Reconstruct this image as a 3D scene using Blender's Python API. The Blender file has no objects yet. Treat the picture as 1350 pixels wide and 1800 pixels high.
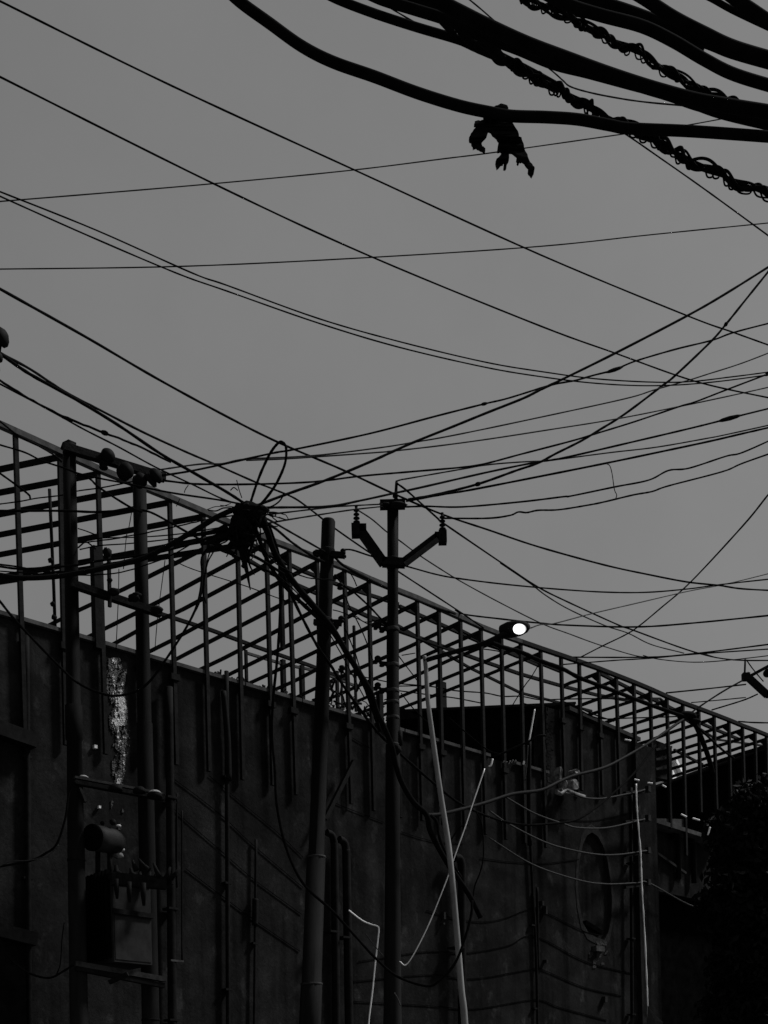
import bpy, bmesh, math, random
from mathutils import Vector, Matrix
random.seed(7)
SC = bpy.context.scene
COL = SC.collection
# ------------------------------------------------------------------ camera
F = 2161.0; CX = 675.0; CY = 1960.0; TH = math.radians(1.5); EYE = 1.6
cam_d = bpy.data.cameras.new('camera'); cam = bpy.data.objects.new('camera', cam_d); COL.objects.link(cam)
cam_d.sensor_fit = 'VERTICAL'; cam_d.sensor_height = 24.0; cam_d.lens = 24.0*F/1800.0
cam_d.shift_y = (CY-900.0)/1800.0
cam_d.clip_start = 0.1; cam_d.clip_end = 3000
cam.matrix_world = Matrix.Translation((0, 0, EYE)) @ Matrix.Rotation(math.radians(90), 4, 'X') @ Matrix.Rotation(-TH, 4, 'Z')
SC.camera = cam
# ------------------------------------------------------------------ sky, sun, exposure
SUN_EL = math.radians(50); SUN_AZ = math.radians(74)      # azimuth clockwise from +Y: from the right, grazing the wall
w = bpy.data.worlds.new('World'); SC.world = w; w.use_nodes = True
nt = w.node_tree; nt.nodes.clear()
sky = nt.nodes.new('ShaderNodeTexSky'); sky.sky_type = 'NISHITA'; sky.sun_disc = False
sky.sun_elevation = SUN_EL; sky.sun_rotation = SUN_AZ; sky.dust_density = 4.0; sky.air_density = 1.0
bw = nt.nodes.new('ShaderNodeRGBToBW')
pw = nt.nodes.new('ShaderNodeMath'); pw.operation = 'POWER'; pw.inputs[1].default_value = 0.28   # even, hazy overcast
bg = nt.nodes.new('ShaderNodeBackground'); bg.inputs['Strength'].default_value = 0.15; vs0 = 1
out = nt.nodes.new('ShaderNodeOutputWorld')
nt.links.new(sky.outputs[0], bw.inputs[0]); nt.links.new(bw.outputs[0], pw.inputs[0])
stc = nt.nodes.new('ShaderNodeTexCoord'); snz = nt.nodes.new('ShaderNodeTexNoise'); snz.inputs['Scale'].default_value = 2.6; snz.inputs['Detail'].default_value = 7; snz.inputs['Roughness'].default_value = .6
smr = nt.nodes.new('ShaderNodeMapRange'); smr.inputs[1].default_value = .25; smr.inputs[2].default_value = .75; smr.inputs[3].default_value = .94; smr.inputs[4].default_value = 1.11
smu = nt.nodes.new('ShaderNodeMath'); smu.operation = 'MULTIPLY'
nt.links.new(stc.outputs['Generated'], snz.inputs[0]); nt.links.new(snz.outputs[0], smr.inputs[0]); nt.links.new(pw.outputs[0], smu.inputs[0]); nt.links.new(smr.outputs[0], smu.inputs[1])
nt.links.new(smu.outputs[0], bg.inputs['Color']); nt.links.new(bg.outputs[0], out.inputs['Surface'])
sl = bpy.data.lights.new('sun', 'SUN'); sl.energy = 4.2; sl.angle = math.radians(8.0); sl.color = (1, 1, 1)
so = bpy.data.objects.new('sun', sl); COL.objects.link(so)
sd = Vector((math.sin(SUN_AZ)*math.cos(SUN_EL), math.cos(SUN_AZ)*math.cos(SUN_EL), math.sin(SUN_EL)))
so.rotation_euler = sd.to_track_quat('Z', 'Y').to_euler(); so.location = (20, 20, 30)
vs = SC.view_settings
vs.view_transform = 'Standard'; vs.look = 'None'; vs.exposure = 0.0; vs.gamma = 1.0; vs.use_curve_mapping = False

# ------------------------------------------------------------------ measuring helpers: a direction seen from the street and a distance give a place
ct, st = math.cos(TH), math.sin(TH)
def ray(px, py):
    u = px-CX; v = CY-py
    return Vector(((u*ct+v*st)/F, 1.0, (-u*st+v*ct)/F))
EYEV = Vector((0, 0, EYE))
def U(px, py, Y): return EYEV+ray(px, py)*Y
def onplane(px, py, P, n):
    r = ray(px, py); return EYEV+r*((P-EYEV).dot(n)/r.dot(n))
def pxr(w, Y): return w*0.5/F*Y
# wall plane: runs away to the right
WD = Vector((1.01, 1.0, 0)).normalized(); WN = Vector((WD.y, -WD.x, 0))        # along, outward (towards street)
W0 = U(0, 1085, 18.0)
FP0 = W0+WN*0.07                                                              # plane of the lattice posts
def W(px, py, off=0.0): return onplane(px, py, W0+WN*off, WN)
def sz(p): d = p-W0; return (d.x*WD.x+d.y*WD.y, p.z)
def fromsz(s, z, off=0.0):
    p = W0+WD*s+WN*off; return Vector((p.x, p.y, z))

# ------------------------------------------------------------------ materials
def mat(name, c0, c1, rough=0.8, scale=8.0, bump=0.2, metal=0.0, stretch=(1, 1, 1), detail=6, spec=0.04, c2=None):
    m = bpy.data.materials.new(name); m.use_nodes = True; t = m.node_tree; b = t.nodes['Principled BSDF']
    tc = t.nodes.new('ShaderNodeTexCoord'); mp = t.nodes.new('ShaderNodeMapping'); mp.inputs['Scale'].default_value = stretch
    nz = t.nodes.new('ShaderNodeTexNoise'); nz.inputs['Scale'].default_value = scale; nz.inputs['Detail'].default_value = detail
    nz.inputs['Roughness'].default_value = 0.62
    cr = t.nodes.new('ShaderNodeValToRGB')
    cr.color_ramp.elements[0].position = 0.33; cr.color_ramp.elements[1].position = 0.68
    cr.color_ramp.elements[0].color = (c0, c0, c0, 1); cr.color_ramp.elements[1].color = (c1, c1, c1, 1)
    if c2 is not None:
        e = cr.color_ramp.elements.new(0.76); e.color = (c2, c2, c2, 1)
    t.links.new(tc.outputs['Object'], mp.inputs[0]); t.links.new(mp.outputs[0], nz.inputs[0])
    t.links.new(nz.outputs[0], cr.inputs[0]); t.links.new(cr.outputs[0], b.inputs['Base Color'])
    b.inputs['Roughness'].default_value = rough; b.inputs['Metallic'].default_value = metal
    b.inputs['Specular IOR Level'].default_value = spec
    if bump:
        bp = t.nodes.new('ShaderNodeBump'); bp.inputs['Strength'].default_value = bump; bp.inputs['Distance'].default_value = 0.02
        t.links.new(nz.outputs[0], bp.inputs['Height']); t.links.new(bp.outputs[0], b.inputs['Normal'])
    return m
M = {}
M['wire'] = mat('black_cable_sheath', .003, .007, .9, 20, 0, spec=0.01)
M['wire_grey'] = mat('grey_cable_sheath', .03, .05, .7, 20, 0)
M['wire_thin'] = mat('bare_wire', .012, .02, .6, 20, 0)
M['cable_lit'] = mat('lit_cable_sheath', .002, .007, .7, 9, .2)  # lit copy of the cable sheath, colour kept nearly as dark
M['rope'] = mat('white_rope', .82, .95, .6, 30, 0, spec=.4)
M['rope_dull'] = mat('dull_cord', .03, .06, .8, 30, 0)
M['pole'] = mat('weathered_steel_pole', .006, .02, .7, 5, .3, stretch=(1, 1, .25))
M['pole_light'] = mat('galvanised_pole', .12, .26, .6, 6, .3, stretch=(1, 1, .3))
M['steel'] = mat('rusty_frame_steel', .003, .009, .8, 12, .3)
M['post'] = mat('painted_frame_post', .003, .010, .75, 10, .3)
M['iron'] = mat('dark_iron', .004, .011, .8, 14, .4)
M['iron_grey'] = mat('grey_iron', .02, .05, .6, 10, .3)
M['porcelain'] = mat('brown_porcelain', .004, .009, .7, 10, 0, spec=.03)
M['junk'] = mat('chipped_grey_paint', .04, .25, .8, 9, .5)
M['lit_pale'] = mat('lit_top_and_pale_scrap', .08, .35, .7, 18, .3)  # lit insulator tops put into colour; also pale gauge and ledge scraps
M['coping'] = mat('coping_metal', .025, .07, .6, 6, .3)
M['black'] = mat('black_sheet', .0015, .004, .95, 4, .2, spec=0)
M['pipe'] = mat('black_pipe', .003, .009, .8, 8, .2)
M['plaster'] = mat('bare_white_plaster', .2, .7, .9, 14, .5)
M['worn'] = mat('worn_grey_patch', .02, .05, .95, 3, .3)
M['undercoat'] = mat('grey_undercoat', .03, .13, .95, 4, .4, stretch=(1, 1, .35))
M['pale'] = mat('pale_render', .6, .8, .9, 6, .2)
M['leaf'] = mat('dark_leaf', .003, .009, .55, 3, 0)
M['leaf_lit'] = mat('highlit_leaf', .03, .06, .6, 3, 0)  # paler leaf colour stands for light caught on the foliage
M['bark'] = mat('bark', .02, .05, .9, 8, .6)
M['tank'] = mat('transformer_paint', .012, .028, .6, 4, .2)
M['cloth'] = mat('dark_cloth', .006, .014, .95, 20, .4, spec=0)
M['ground'] = mat('dusty_ground', .06, .1, .95, .6, .3)

def pole_material():
    m = mat('weathered_steel_pole', .002, .005, .8, 5, .3, stretch=(1, 1, .25)); t = m.node_tree; b = t.nodes['Principled BSDF']; N = t.nodes.new; L = t.links.new
    cr = [n for n in t.nodes if n.type == 'VALTORGB'][0]; tc = [n for n in t.nodes if n.type == 'TEX_COORD'][0]
    sx = N('ShaderNodeSeparateXYZ'); L(tc.outputs['Object'], sx.inputs[0])
    mr = N('ShaderNodeMapRange'); mr.inputs[1].default_value = 7.5; mr.inputs[2].default_value = 2.5; L(sx.outputs[2], mr.inputs[0])       # paler towards the foot of the pole
    nz = N('ShaderNodeTexNoise'); nz.inputs['Scale'].default_value = 3; nz.inputs['Detail'].default_value = 6; mp = N('ShaderNodeMapping'); mp.inputs['Scale'].default_value = (3, 3, .5); L(tc.outputs['Object'], mp.inputs[0]); L(mp.outputs[0], nz.inputs[0])
    mu = N('ShaderNodeMath'); mu.operation = 'MULTIPLY'; L(mr.outputs[0], mu.inputs[0]); L(nz.outputs[0], mu.inputs[1])
    mx = N('ShaderNodeMix'); mx.data_type = 'RGBA'; L(mu.outputs[0], mx.inputs[0]); L(cr.outputs[0], mx.inputs[6]); mx.inputs[7].default_value = (.024, .024, .024, 1); L(mx.outputs[2], b.inputs['Base Color'])
    return m
M['pole'] = pole_material()
def wall_material():
    m = bpy.data.materials.new('stained_render_wall'); m.use_nodes = True; t = m.node_tree; b = t.nodes['Principled BSDF']
    N = t.nodes.new; L = t.links.new
    tc = N('ShaderNodeTexCoord')
    def noise(scale, stretch, detail=6, rough=.6):
        mp = N('ShaderNodeMapping'); mp.inputs['Scale'].default_value = stretch; L(tc.outputs['Object'], mp.inputs[0])
        n = N('ShaderNodeTexNoise'); n.inputs['Scale'].default_value = scale; n.inputs['Detail'].default_value = detail
        n.inputs['Roughness'].default_value = rough; L(mp.outputs[0], n.inputs[0]); return n
    def ramp(src, stops):
        r = N('ShaderNodeValToRGB'); e = r.color_ramp.elements
        e[0].position, c = stops[0]; e[0].color = (c, c, c, 1); e[1].position, c = stops[-1]; e[1].color = (c, c, c, 1)
        for p, c in stops[1:-1]:
            x = e.new(p); x.color = (c, c, c, 1)
        L(src, r.inputs[0]); return r
    a = ramp(noise(1.1, (1, 1, 1), 8, .65).outputs[0], [(.3, .0075), (.5, .014), (.7, .024)])
    s = ramp(noise(1.6, (2.2, 2.2, .12), 5).outputs[0], [(.32, .55), (.5, 1), (.7, 1.12)])          # run-down streaks
    g = ramp(noise(22, (1, 1, 1), 8, .75).outputs[0], [(.3, .75), (.7, 1.2)])
    p = ramp(noise(2.6, (1, 1, .7), 10, .7).outputs[0], [(.57, 1.0), (.66, 2.0)])                      # worn paler patches
    def mul(x, y):
        q = N('ShaderNodeMix'); q.data_type = 'RGBA'; q.blend_type = 'MULTIPLY'; q.inputs[0].default_value = 1
        L(x, q.inputs[6]); L(y, q.inputs[7]); return q.outputs[2]
    c = mul(mul(mul(a.outputs[0], s.outputs[0]), g.outputs[0]), p.outputs[0])
    L(c, b.inputs['Base Color']); b.inputs['Roughness'].default_value = .95; b.inputs['Specular IOR Level'].default_value = 0
    bp = N('ShaderNodeBump'); bp.inputs['Strength'].default_value = .5; bp.inputs['Distance'].default_value = .03
    L(noise(9, (1, 1, 1), 10, .7).outputs[0], bp.inputs['Height']); L(bp.outputs[0], b.inputs['Normal'])
    return m
M['wall'] = wall_material()
M['moulding'] = mat('worn_moulding_plaster', .011, .024, .95, 10, .4)

# ------------------------------------------------------------------ object helpers
WLOC = {}
def tag(o, label=None, cat=None, group=None, kind=None):
    if label: o['label'] = label
    if cat: o['category'] = cat
    if group: o['group'] = group
    if kind: o['kind'] = kind
    return o
def thing(name, loc, label, cat, group=None, kind=None):
    o = bpy.data.objects.new(name, None); COL.objects.link(o); o.location = loc; o.empty_display_size = .2
    WLOC[o] = Vector(loc); return tag(o, label, cat, group, kind)
class MB:
    def __init__(s): s.v = []; s.f = []; s.sm = []
    def add(s, vs, fs, smooth=False):
        n = len(s.v); s.v += [Vector(x) for x in vs]; s.f += [tuple(i+n for i in q) for q in fs]; s.sm += [smooth]*len(fs)
    def box(s, c, ax, ay, az):          # centre and three half-axis vectors
        c = Vector(c); vs = [c+ax*i+ay*j+az*k for i in (-1, 1) for j in (-1, 1) for k in (-1, 1)]
        s.add(vs, [(0, 1, 3, 2), (4, 6, 7, 5), (0, 4, 5, 1), (2, 3, 7, 6), (0, 2, 6, 4), (1, 5, 7, 3)])
    def bar(s, a, b, w, h=None, up=None):
        a = Vector(a); b = Vector(b); h = h or w; d = (b-a); L = d.length; d = d/L
        up = up or (Vector((0, 0, 1)) if abs(d.z) < .9 else WD)
        x = d.cross(up).normalized(); y = x.cross(d).normalized()
        s.box((a+b)/2, d*(L/2), x*(w/2), y*(h/2))
    def tube(s, pts, rad, n=8, cap=True):
        m = len(pts); ring = []; prev = None; vs = []
        for i, p in enumerate(pts):
            d = (pts[min(i+1, m-1)]-pts[max(i-1, 0)])
            if d.length < 1e-9: d = Vector((0, 0, 1))
            d.normalize()
            if prev is None:
                a = Vector((0, 0, 1)) if abs(d.z) < .9 else Vector((1, 0, 0)); x = d.cross(a).normalized()
            else:
                x = (prev-d*prev.dot(d)); x = x.normalized() if x.length > 1e-6 else d.orthogonal().normalized()
            prev = x; y = d.cross(x); r = rad[i] if hasattr(rad, '__len__') else rad
            vs += [p+(x*math.cos(2*math.pi*k/n)+y*math.sin(2*math.pi*k/n))*r for k in range(n)]
        fs = [(i*n+k, i*n+(k+1) % n, (i+1)*n+(k+1) % n, (i+1)*n+k) for i in range(m-1) for k in range(n)]
        s.add(vs, fs, True)
        if cap:
            base = len(s.v)-len(vs)
            s.f.append(tuple(base+k for k in range(n))[::-1]); s.sm.append(False)
            s.f.append(tuple(base+(m-1)*n+k for k in range(n))); s.sm.append(False)
    def lathe(s, base, axis, prof, n=14):   # prof: (distance along axis, radius)
        axis = Vector(axis).normalized(); pts = [Vector(base)+axis*h for h, r in prof]
        x = axis.orthogonal().normalized(); y = axis.cross(x); vs = []
        for p, (h, r) in zip(pts, prof):
            vs += [p+(x*math.cos(2*math.pi*k/n)+y*math.sin(2*math.pi*k/n))*r for k in range(n)]
        m = len(prof)
        s.add(vs, [(i*n+k, i*n+(k+1) % n, (i+1)*n+(k+1) % n, (i+1)*n+k) for i in range(m-1) for k in range(n)]+[tuple(range(n))[::-1], tuple((m-1)*n+k for k in range(n))], True)
    def build(s, name, m, parent=None, label=None, cat=None, group=None, kind=None, origin=None):
        if origin is None:
            zs = min(v.z for v in s.v); c = sum(s.v, Vector())/len(s.v); origin = Vector((c.x, c.y, zs))
        origin = Vector(origin)
        me = bpy.data.meshes.new(name); me.from_pydata([v-origin for v in s.v], [], s.f); me.update()
        for p, q in zip(me.polygons, s.sm): p.use_smooth = q
        bm = bmesh.new(); bm.from_mesh(me); bmesh.ops.recalc_face_normals(bm, faces=bm.faces); bm.to_mesh(me); bm.free()
        me.materials.append(M[m] if isinstance(m, str) else m)
        o = bpy.data.objects.new(name, me); COL.objects.link(o); WLOC[o] = origin
        if parent: o.parent = parent; o.location = origin-WLOC[parent]
        else: o.location = origin
        return tag(o, label, cat, group, kind)
def crom(pts, step=None, n=7):
    if len(pts) == 2:
        return [pts[0].lerp(pts[1], i/8) for i in range(9)]
    res = []
    for i in range(len(pts)-1):
        p0 = pts[i-1] if i else pts[0]*2-pts[1]; p1 = pts[i]; p2 = pts[i+1]; p3 = pts[i+2] if i+2 < len(pts) else pts[-1]*2-pts[-2]
        for k in range(n):
            t = k/n
            res.append(0.5*((2*p1)+(-p0+p2)*t+(2*p0-5*p1+4*p2-p3)*t*t+(-p0+3*p1-3*p2+p3)*t**3))
    res.append(pts[-1].copy()); return res
def place(pxs, ys):
    """points along a run, distance going evenly from ys[0] to ys[-1] (several stops allowed)"""
    if not hasattr(ys, '__len__'): ys = (ys, ys)
    L = [0]
    for a, b in zip(pxs, pxs[1:]): L.append(L[-1]+math.hypot(a[0]-b[0], a[1]-b[1]))
    res = []
    for l, p in zip(L, pxs):
        t = l/L[-1]*(len(ys)-1); i = min(int(t), len(ys)-2); res.append(U(p[0], p[1], ys[i]+(ys[i+1]-ys[i])*(t-i)))
    return res
def wire(label, pxs, wd, ys, m='wire', cat='wire', name='overhead_wire', group=None, parent=None, n=7, lumps=(), kind=None, jit=0.0):
    p3 = place(pxs, ys); p3 = crom(p3)
    ymean = sum(p.y for p in p3)/len(p3); r = pxr(wd, ymean)*(.88 if wd < 7 else 1)
    if jit:
        p3 = [p+Vector((0, 0, random.uniform(-1, 1)*jit*r)) for p in p3]
    mb = MB(); mb.tube(p3, [r*random.uniform(.9, 1.1)*1.0 if wd < 9 else r for _ in p3], n)
    o = mb.build(name, m, parent, label, cat if not parent else None, group if not parent else None, kind)
    for (lx, ly, ln, lw) in lumps:      # taped joints on the wire
        best = min(range(1, len(p3)-1), key=lambda i: (p3[i]-U(lx, ly, p3[i].y)).length); c = p3[best]; d = (p3[best+1]-p3[best-1]).normalized()
        R = pxr(lw, c.y); Ln = ln/F*c.y; j = MB()
        j.tube([c+d*Ln*t for t in (-.5, -.3, 0, .3, .5)], [R*.3, R*.8, R, R*.8, R*.3], 8); j.build('taped_joint', 'wire', o)
    return o

# ================================================================== SETTING: ground
g = MB(); g.add([(-900, -300, 0), (900, -300, 0), (900, 1500, 0), (-900, 1500, 0)], [(0, 1, 2, 3)])
g.build('ground', 'ground', kind='structure', label='dusty street ground running to the horizon')

# ================================================================== WALL
wall = thing('wall', fromsz(2, 0), 'tall dark stained rendered wall under the metal lattice frame', 'wall')
niche = [(1040, 1463), (1051, 1471), (1060, 1488), (1067, 1512), (1072, 1545), (1075, 1580), (1074, 1612), (1069, 1638), (1062, 1652), (1048, 1648), (1034, 1640), (1024, 1622), (1018, 1592), (1015, 1556), (1017, 1518), (1024, 1484), (1031, 1469)]
main_top = [sz(W(x, 1085+.288*x+.6*math.sin(x*.02))) for x in (-60, 0, 120, 300, 500, 700, 850, 958)]
tall_top = [sz(W(960, 1243)), sz(W(985, 1249)), sz(W(1050, 1276)), sz(W(1117, 1304))]
outline = [(main_top[0][0]-3, 0), (main_top[0][0]-3, main_top[0][1])]+main_top+tall_top+[(tall_top[-1][0], 0)]
def wall_sheet():
    bm = bmesh.new()
    def loop(pts):
        vs = [bm.verts.new(fromsz(s, z)-WLOC[wall]) for s, z in pts]
        return vs, [bm.edges.new((vs[i], vs[(i+1) % len(vs)])) for i in range(len(vs))]
    ov, oe = loop(outline); iv, ie = loop([sz(W(*p)) for p in niche])
    bmesh.ops.triangle_fill(bm, edges=oe+ie, use_beauty=True)
    T = .32
    def back(vs, d):
        bv = [bm.verts.new(v.co-WN*d) for v in vs]
        for i in range(len(vs)):
            j = (i+1) % len(vs); bm.faces.new((vs[i], vs[j], bv[j], bv[i]))
        return bv
    back(ov, T); b2 = back(iv, .09); bm.faces.new(b2)
    bmesh.ops.recalc_face_normals(bm, faces=bm.faces)
    me = bpy.data.meshes.new('wall_face'); bm.to_mesh(me); bm.free(); me.materials.append(M['wall'])
    o = bpy.data.objects.new('wall_face', me); COL.objects.link(o); o.parent = wall; WLOC[o] = WLOC[wall].copy()
wall_sheet()
# coping in lengths
for (xa, xb) in ((-60, 118), (120, 245), (247, 420), (422, 520), (522, 700), (702, 768), (770, 852), (897, 955)):
    a = W(xa, 1087+.288*xa, -.1); b = W(xb, 1087+.288*xb, -.1); mb = MB(); mb.bar(a+Vector((0, 0, .02)), b+Vector((0, 0, .02)), .34, .06); mb.build('coping', 'coping', wall)
a = W(992, 1247, -.08); b = W(1117, 1302, -.08); mb = MB(); mb.bar(a, b, .30, .09); mb.build('coping', 'tank', wall)
# raised arch surround of the niche
ring = [W(x, y, .0) for x, y in niche]; c = sum(ring, Vector())/len(ring); mb = MB(); n = len(ring); vs = []
for k_, o_ in ((1.0, 0), (1.0, .012), (1.13, .012), (1.15, 0)): vs += [c+(p-c)*k_*Vector((1, 1, 1)).x+WN*o_ for p in ring]
mb.add(vs, [(j*n+i, j*n+(i+1) % n, (j+1)*n+(i+1) % n, (j+1)*n+i) for j in range(3) for i in range(n)]); mb.build('arch_moulding', 'moulding', wall)
mb = MB(); mb.bar(W(1026, 1622, -.06), W(1055, 1640, -.06), .14, .10); mb.build('niche_step', 'black', wall)
mb = MB(); p = W(1052, 1668, .05); mb.box(p, WD*.16, WN*.06, Vector((0, 0, .06))); mb.build('broken_sill', 'coping', wall)
# left end dark niche-mark
# pilaster at the wall end
mb = MB(); top = W(1128, 1312, .02); bt = W(1132, 1800, .02)
mb.box(fromsz(sz(top)[0], top.z/2, .0), WD*.42, WN*.12, Vector((0, 0, top.z/2))); mb.build('corner_pier', 'wall', wall)
# ragged broken edge of the step in the wall
mb = MB(); random.seed(3)
for i in range(26):
    y = 1250+i*5.0; p = W(962-random.uniform(-1, 5), y, -.08); mb.box(p, WD*random.uniform(.04, .13), WN*.09, Vector((0, 0, random.uniform(.03, .06))))
mb.build('broken_brick_edge', 'wall', wall, kind='stuff')
# peeling whitewash: thin flakes standing a few millimetres off the wall
random.seed(11)
from mathutils import noise as mn
def flakes(x0, x1, y0, y1, fn, step, name, m='plaster'):
    mb = MB(); nx = int((x1-x0)/step); ny = int((y1-y0)/step)
    J = [[(x0+i*step+random.uniform(-.4, .4)*step, y0+j*step+random.uniform(-.4, .4)*step, random.uniform(.012, .02)+(.012 if m == 'plaster' else 0)) for i in range(nx+1)] for j in range(ny+1)]
    for j in range(ny):
        for i in range(nx):
            if fn(x0+(i+.5)*step, y0+(j+.5)*step) > 0:
                q = [W(*J[b][a]) for a, b in ((i, j), (i+1, j), (i+1, j+1), (i, j+1))]; q2 = [p-WN*.04 for p in q]
                mb.add(q+q2, [(0, 1, 2, 3), (0, 4, 5, 1), (1, 5, 6, 2), (2, 6, 7, 3), (3, 7, 4, 0)])
    if mb.v: mb.build(name, m, wall, kind='stuff')
def strip(x, y):
    cx = 208+4*math.sin(y*.03); hw = 17 if y < 1300 else 17-(y-1300)*.09
    if abs(x-cx) > hw: return -1
    n = mn.noise(Vector((x*.09, y*.035, 1.3)))+.55*mn.noise(Vector((x*.35, y*.16, 5.1)))+.35*mn.noise(Vector((x*.8, y*.5, 9)))
    core = .34 if (1225 < y < 1275 and x > 202) else (.12 if 1310 < y < 1380 and abs(x-206) < 8 else 0)
    return n-.17+core-max(0, abs(x-cx)/hw-.6)*.5
flakes(188, 232, 1156, 1382, lambda x, y: strip(x, y)+.26, 1.5, 'grey_undercoat', 'undercoat')
flakes(188, 232, 1156, 1382, lambda x, y: strip(x, y)-.2-max(0, y-1290)*.0006, 1.3, 'peeling_whitewash')
flakes(1036, 1068, 1655, 1702, lambda x, y: mn.noise(Vector((x*.12, y*.1, 3)))+.25-abs(x-1052-(1675-y)*.3)*.035-max(0, y-1680)*.02, 1.6, 'worn_patch', 'worn')
flakes(195, 220, 1400, 1460, lambda x, y: mn.noise(Vector((x*.13, y*.06, 8)))-.28-abs(x-210)*.02, 1.4, 'peeling_whitewash', 'wire_grey')
for q in ((167, 1313, 2.6), (174, 1419, 2.0), (1070, 1690, 0)):
    if q[2]:
        mb = MB(); mb.box(W(q[0], q[1], .03), WD*.02*q[2]/2, WN*.03, Vector((0, 0, .02*q[2]/2))); mb.build('loose_fitting', 'plaster', wall)
# small fittings on the wall near the middle
for (x, y, a, b) in ((952, 1588, 5, 8), (958, 1600, 4, 14), (959, 1690, 4, 6), (779, 1610, 5, 12), (778, 1624, 4, 3), (1063, 1757, 7, 10)):
    mb = MB(); p = W(x, y, .05); mb.box(p, WD*(a/2/F*p.y), WN*.05, Vector((0, 0, b/2/F*p.y))); mb.build('wall_bracket', 'tank', wall)

# pipes and conduits running down the wall: each a thing fixed to the wall, so parts of the wall
def vpipe(pts, wd, off=.06, m='pipe', name='drain_pipe'):
    p3 = crom([W(x, y, off) for x, y in pts]); mb = MB()
    wds = wd if hasattr(wd, '__len__') else (wd, wd); n = len(p3)-1
    mb.tube(p3, [pxr(wds[0]+(wds[1]-wds[0])*i/n, p.y) for i, p in enumerate(p3)], 10); o = mb.build(name, m, wall)
    # wall clamps
    L = (p3[0]-p3[-1]).length
    for k in range(1, int(L/1.8)):
        q = p3[0].lerp(p3[-1], k*1.8/L); c = MB(); c.box(q-WN*.02, WD*(pxr(wds[0], q.y)+.03), WN*(off*.7), Vector((0, 0, .018))); c.build('clamp', 'iron', o)
def D(x, y0, y1, dx=0): return [(x, y0), (x+dx*.5, (y0+y1)/2), (x+dx, y1)]
vpipe(D(46, 1118, 1990, 6), 11)
vpipe(D(297, 1208, 1990, 8), (14, 17), .14)
vpipe(D(398, 1180, 2000, 4), 8, .08)
vpipe([(393, 1215), (400, 1300), (401, 1372)], (10, 13), .09, name='rubber_hose')
vpipe(D(450, 1476, 1990, -5), 5, .06, name='conduit')
vpipe(D(449, 1580, 1626, -1), 11, .08, name='meter_pipe')
vpipe(D(557, 1350, 1500, 2), 3, .05, name='conduit')
vpipe([(574, 1463), (583, 1468), (587, 1480), (588, 1510), (590, 1700), (593, 2000)], (12, 15), .2, name='gooseneck_pipe')
vpipe([(596, 1475), (604, 1480), (608, 1492), (609, 1520), (612, 1700), (617, 2000)], (13, 16), .2, name='gooseneck_pipe')
vpipe([(798, 1508), (806, 1508), (811, 1518), (812, 1550), (812, 1700), (813, 2000)], (14, 15), .2, name='gooseneck_pipe')
vpipe([(930, 1300), (930, 1400), (931, 1486)], 8, .07)
vpipe([(932, 1480), (936, 1560), (943, 1700), (948, 1990)], 5, .06, name='conduit')
vpipe([(944, 1560), (945, 1620), (946, 1705)], 5, .07, name='conduit')
vpipe(D(320, 1425, 1690, 0), 3, .06, name='conduit')
vpipe(D(311, 1395, 1560, 0), 3, .05, name='conduit')
vpipe([(1109, 1385), (1110, 1600), (1112, 1990)], 6, .12)
for (x0, y0, x1, y1, h) in ((-20, 1276, 60, 1304, 26), (-20, 1632, 60, 1652, 24)):
    mb = MB(); a = W(x0, y0, .12); b = W(x1, y1, .12); mb.bar(a, b, .2, h/F*a.y); mb.build('steel_bracket', 'pipe', wall)
mb = MB(); p = W(8, 1770, .1); mb.box(p-Vector((0, 0, .5)), WD*.28, WN*.12, Vector((0, 0, 1.1))); mb.build('dark_block', 'black', wall)  # black block filling the dark area at the lower left
mb = MB(); mb.bar(W(622, 1338, .22), W(571, 1440, .22), .075, .075); mb.build('stay_bar', 'iron', wall)
mb = MB(); a = W(300, 1688, .2); mb.bar(a, W(322, 1690, .2), .03); mb.build('rod_end', 'coping', wall)

# ================================================================== black structure behind the wall
sh = thing('rooftop_shed', U(830, 1500, 30), 'black sheet metal shed standing behind the wall beneath the lattice', 'shed')
mb = MB()
tl = U(698, 1258, 30.); tr = U(1000, 1244, 31.5)
vx = (tr-tl); vx.z = 0
back = Vector((-2.0, 5, 0))
q = [tl, tr, tr+back, tl+back]
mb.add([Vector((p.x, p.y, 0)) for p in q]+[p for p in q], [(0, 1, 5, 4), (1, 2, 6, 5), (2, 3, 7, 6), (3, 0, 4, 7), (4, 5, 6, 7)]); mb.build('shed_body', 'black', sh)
mb = MB(); mb.bar(tl+Vector((-.1, -.1, .04)), tr+Vector((.1, -.1, .04)), .3, .06); mb.build('roof_edge', 'steel', sh)
for (x, y) in ((708, 1250),):
    a = U(x, y-6, 29.8); mb = MB(); mb.add([a, a+Vector((-.2, 0, -.3)), a+Vector((.45, 0, -.25)), a+Vector((0, .9, 0)), a+Vector((-.2, .9, -.3)), a+Vector((.45, .9, -.25))], [(0, 1, 2), (3, 5, 4), (0, 3, 4, 1), (0, 2, 5, 3), (1, 4, 5, 2)]); mb.build('ridge_cap', 'steel', sh)

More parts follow.
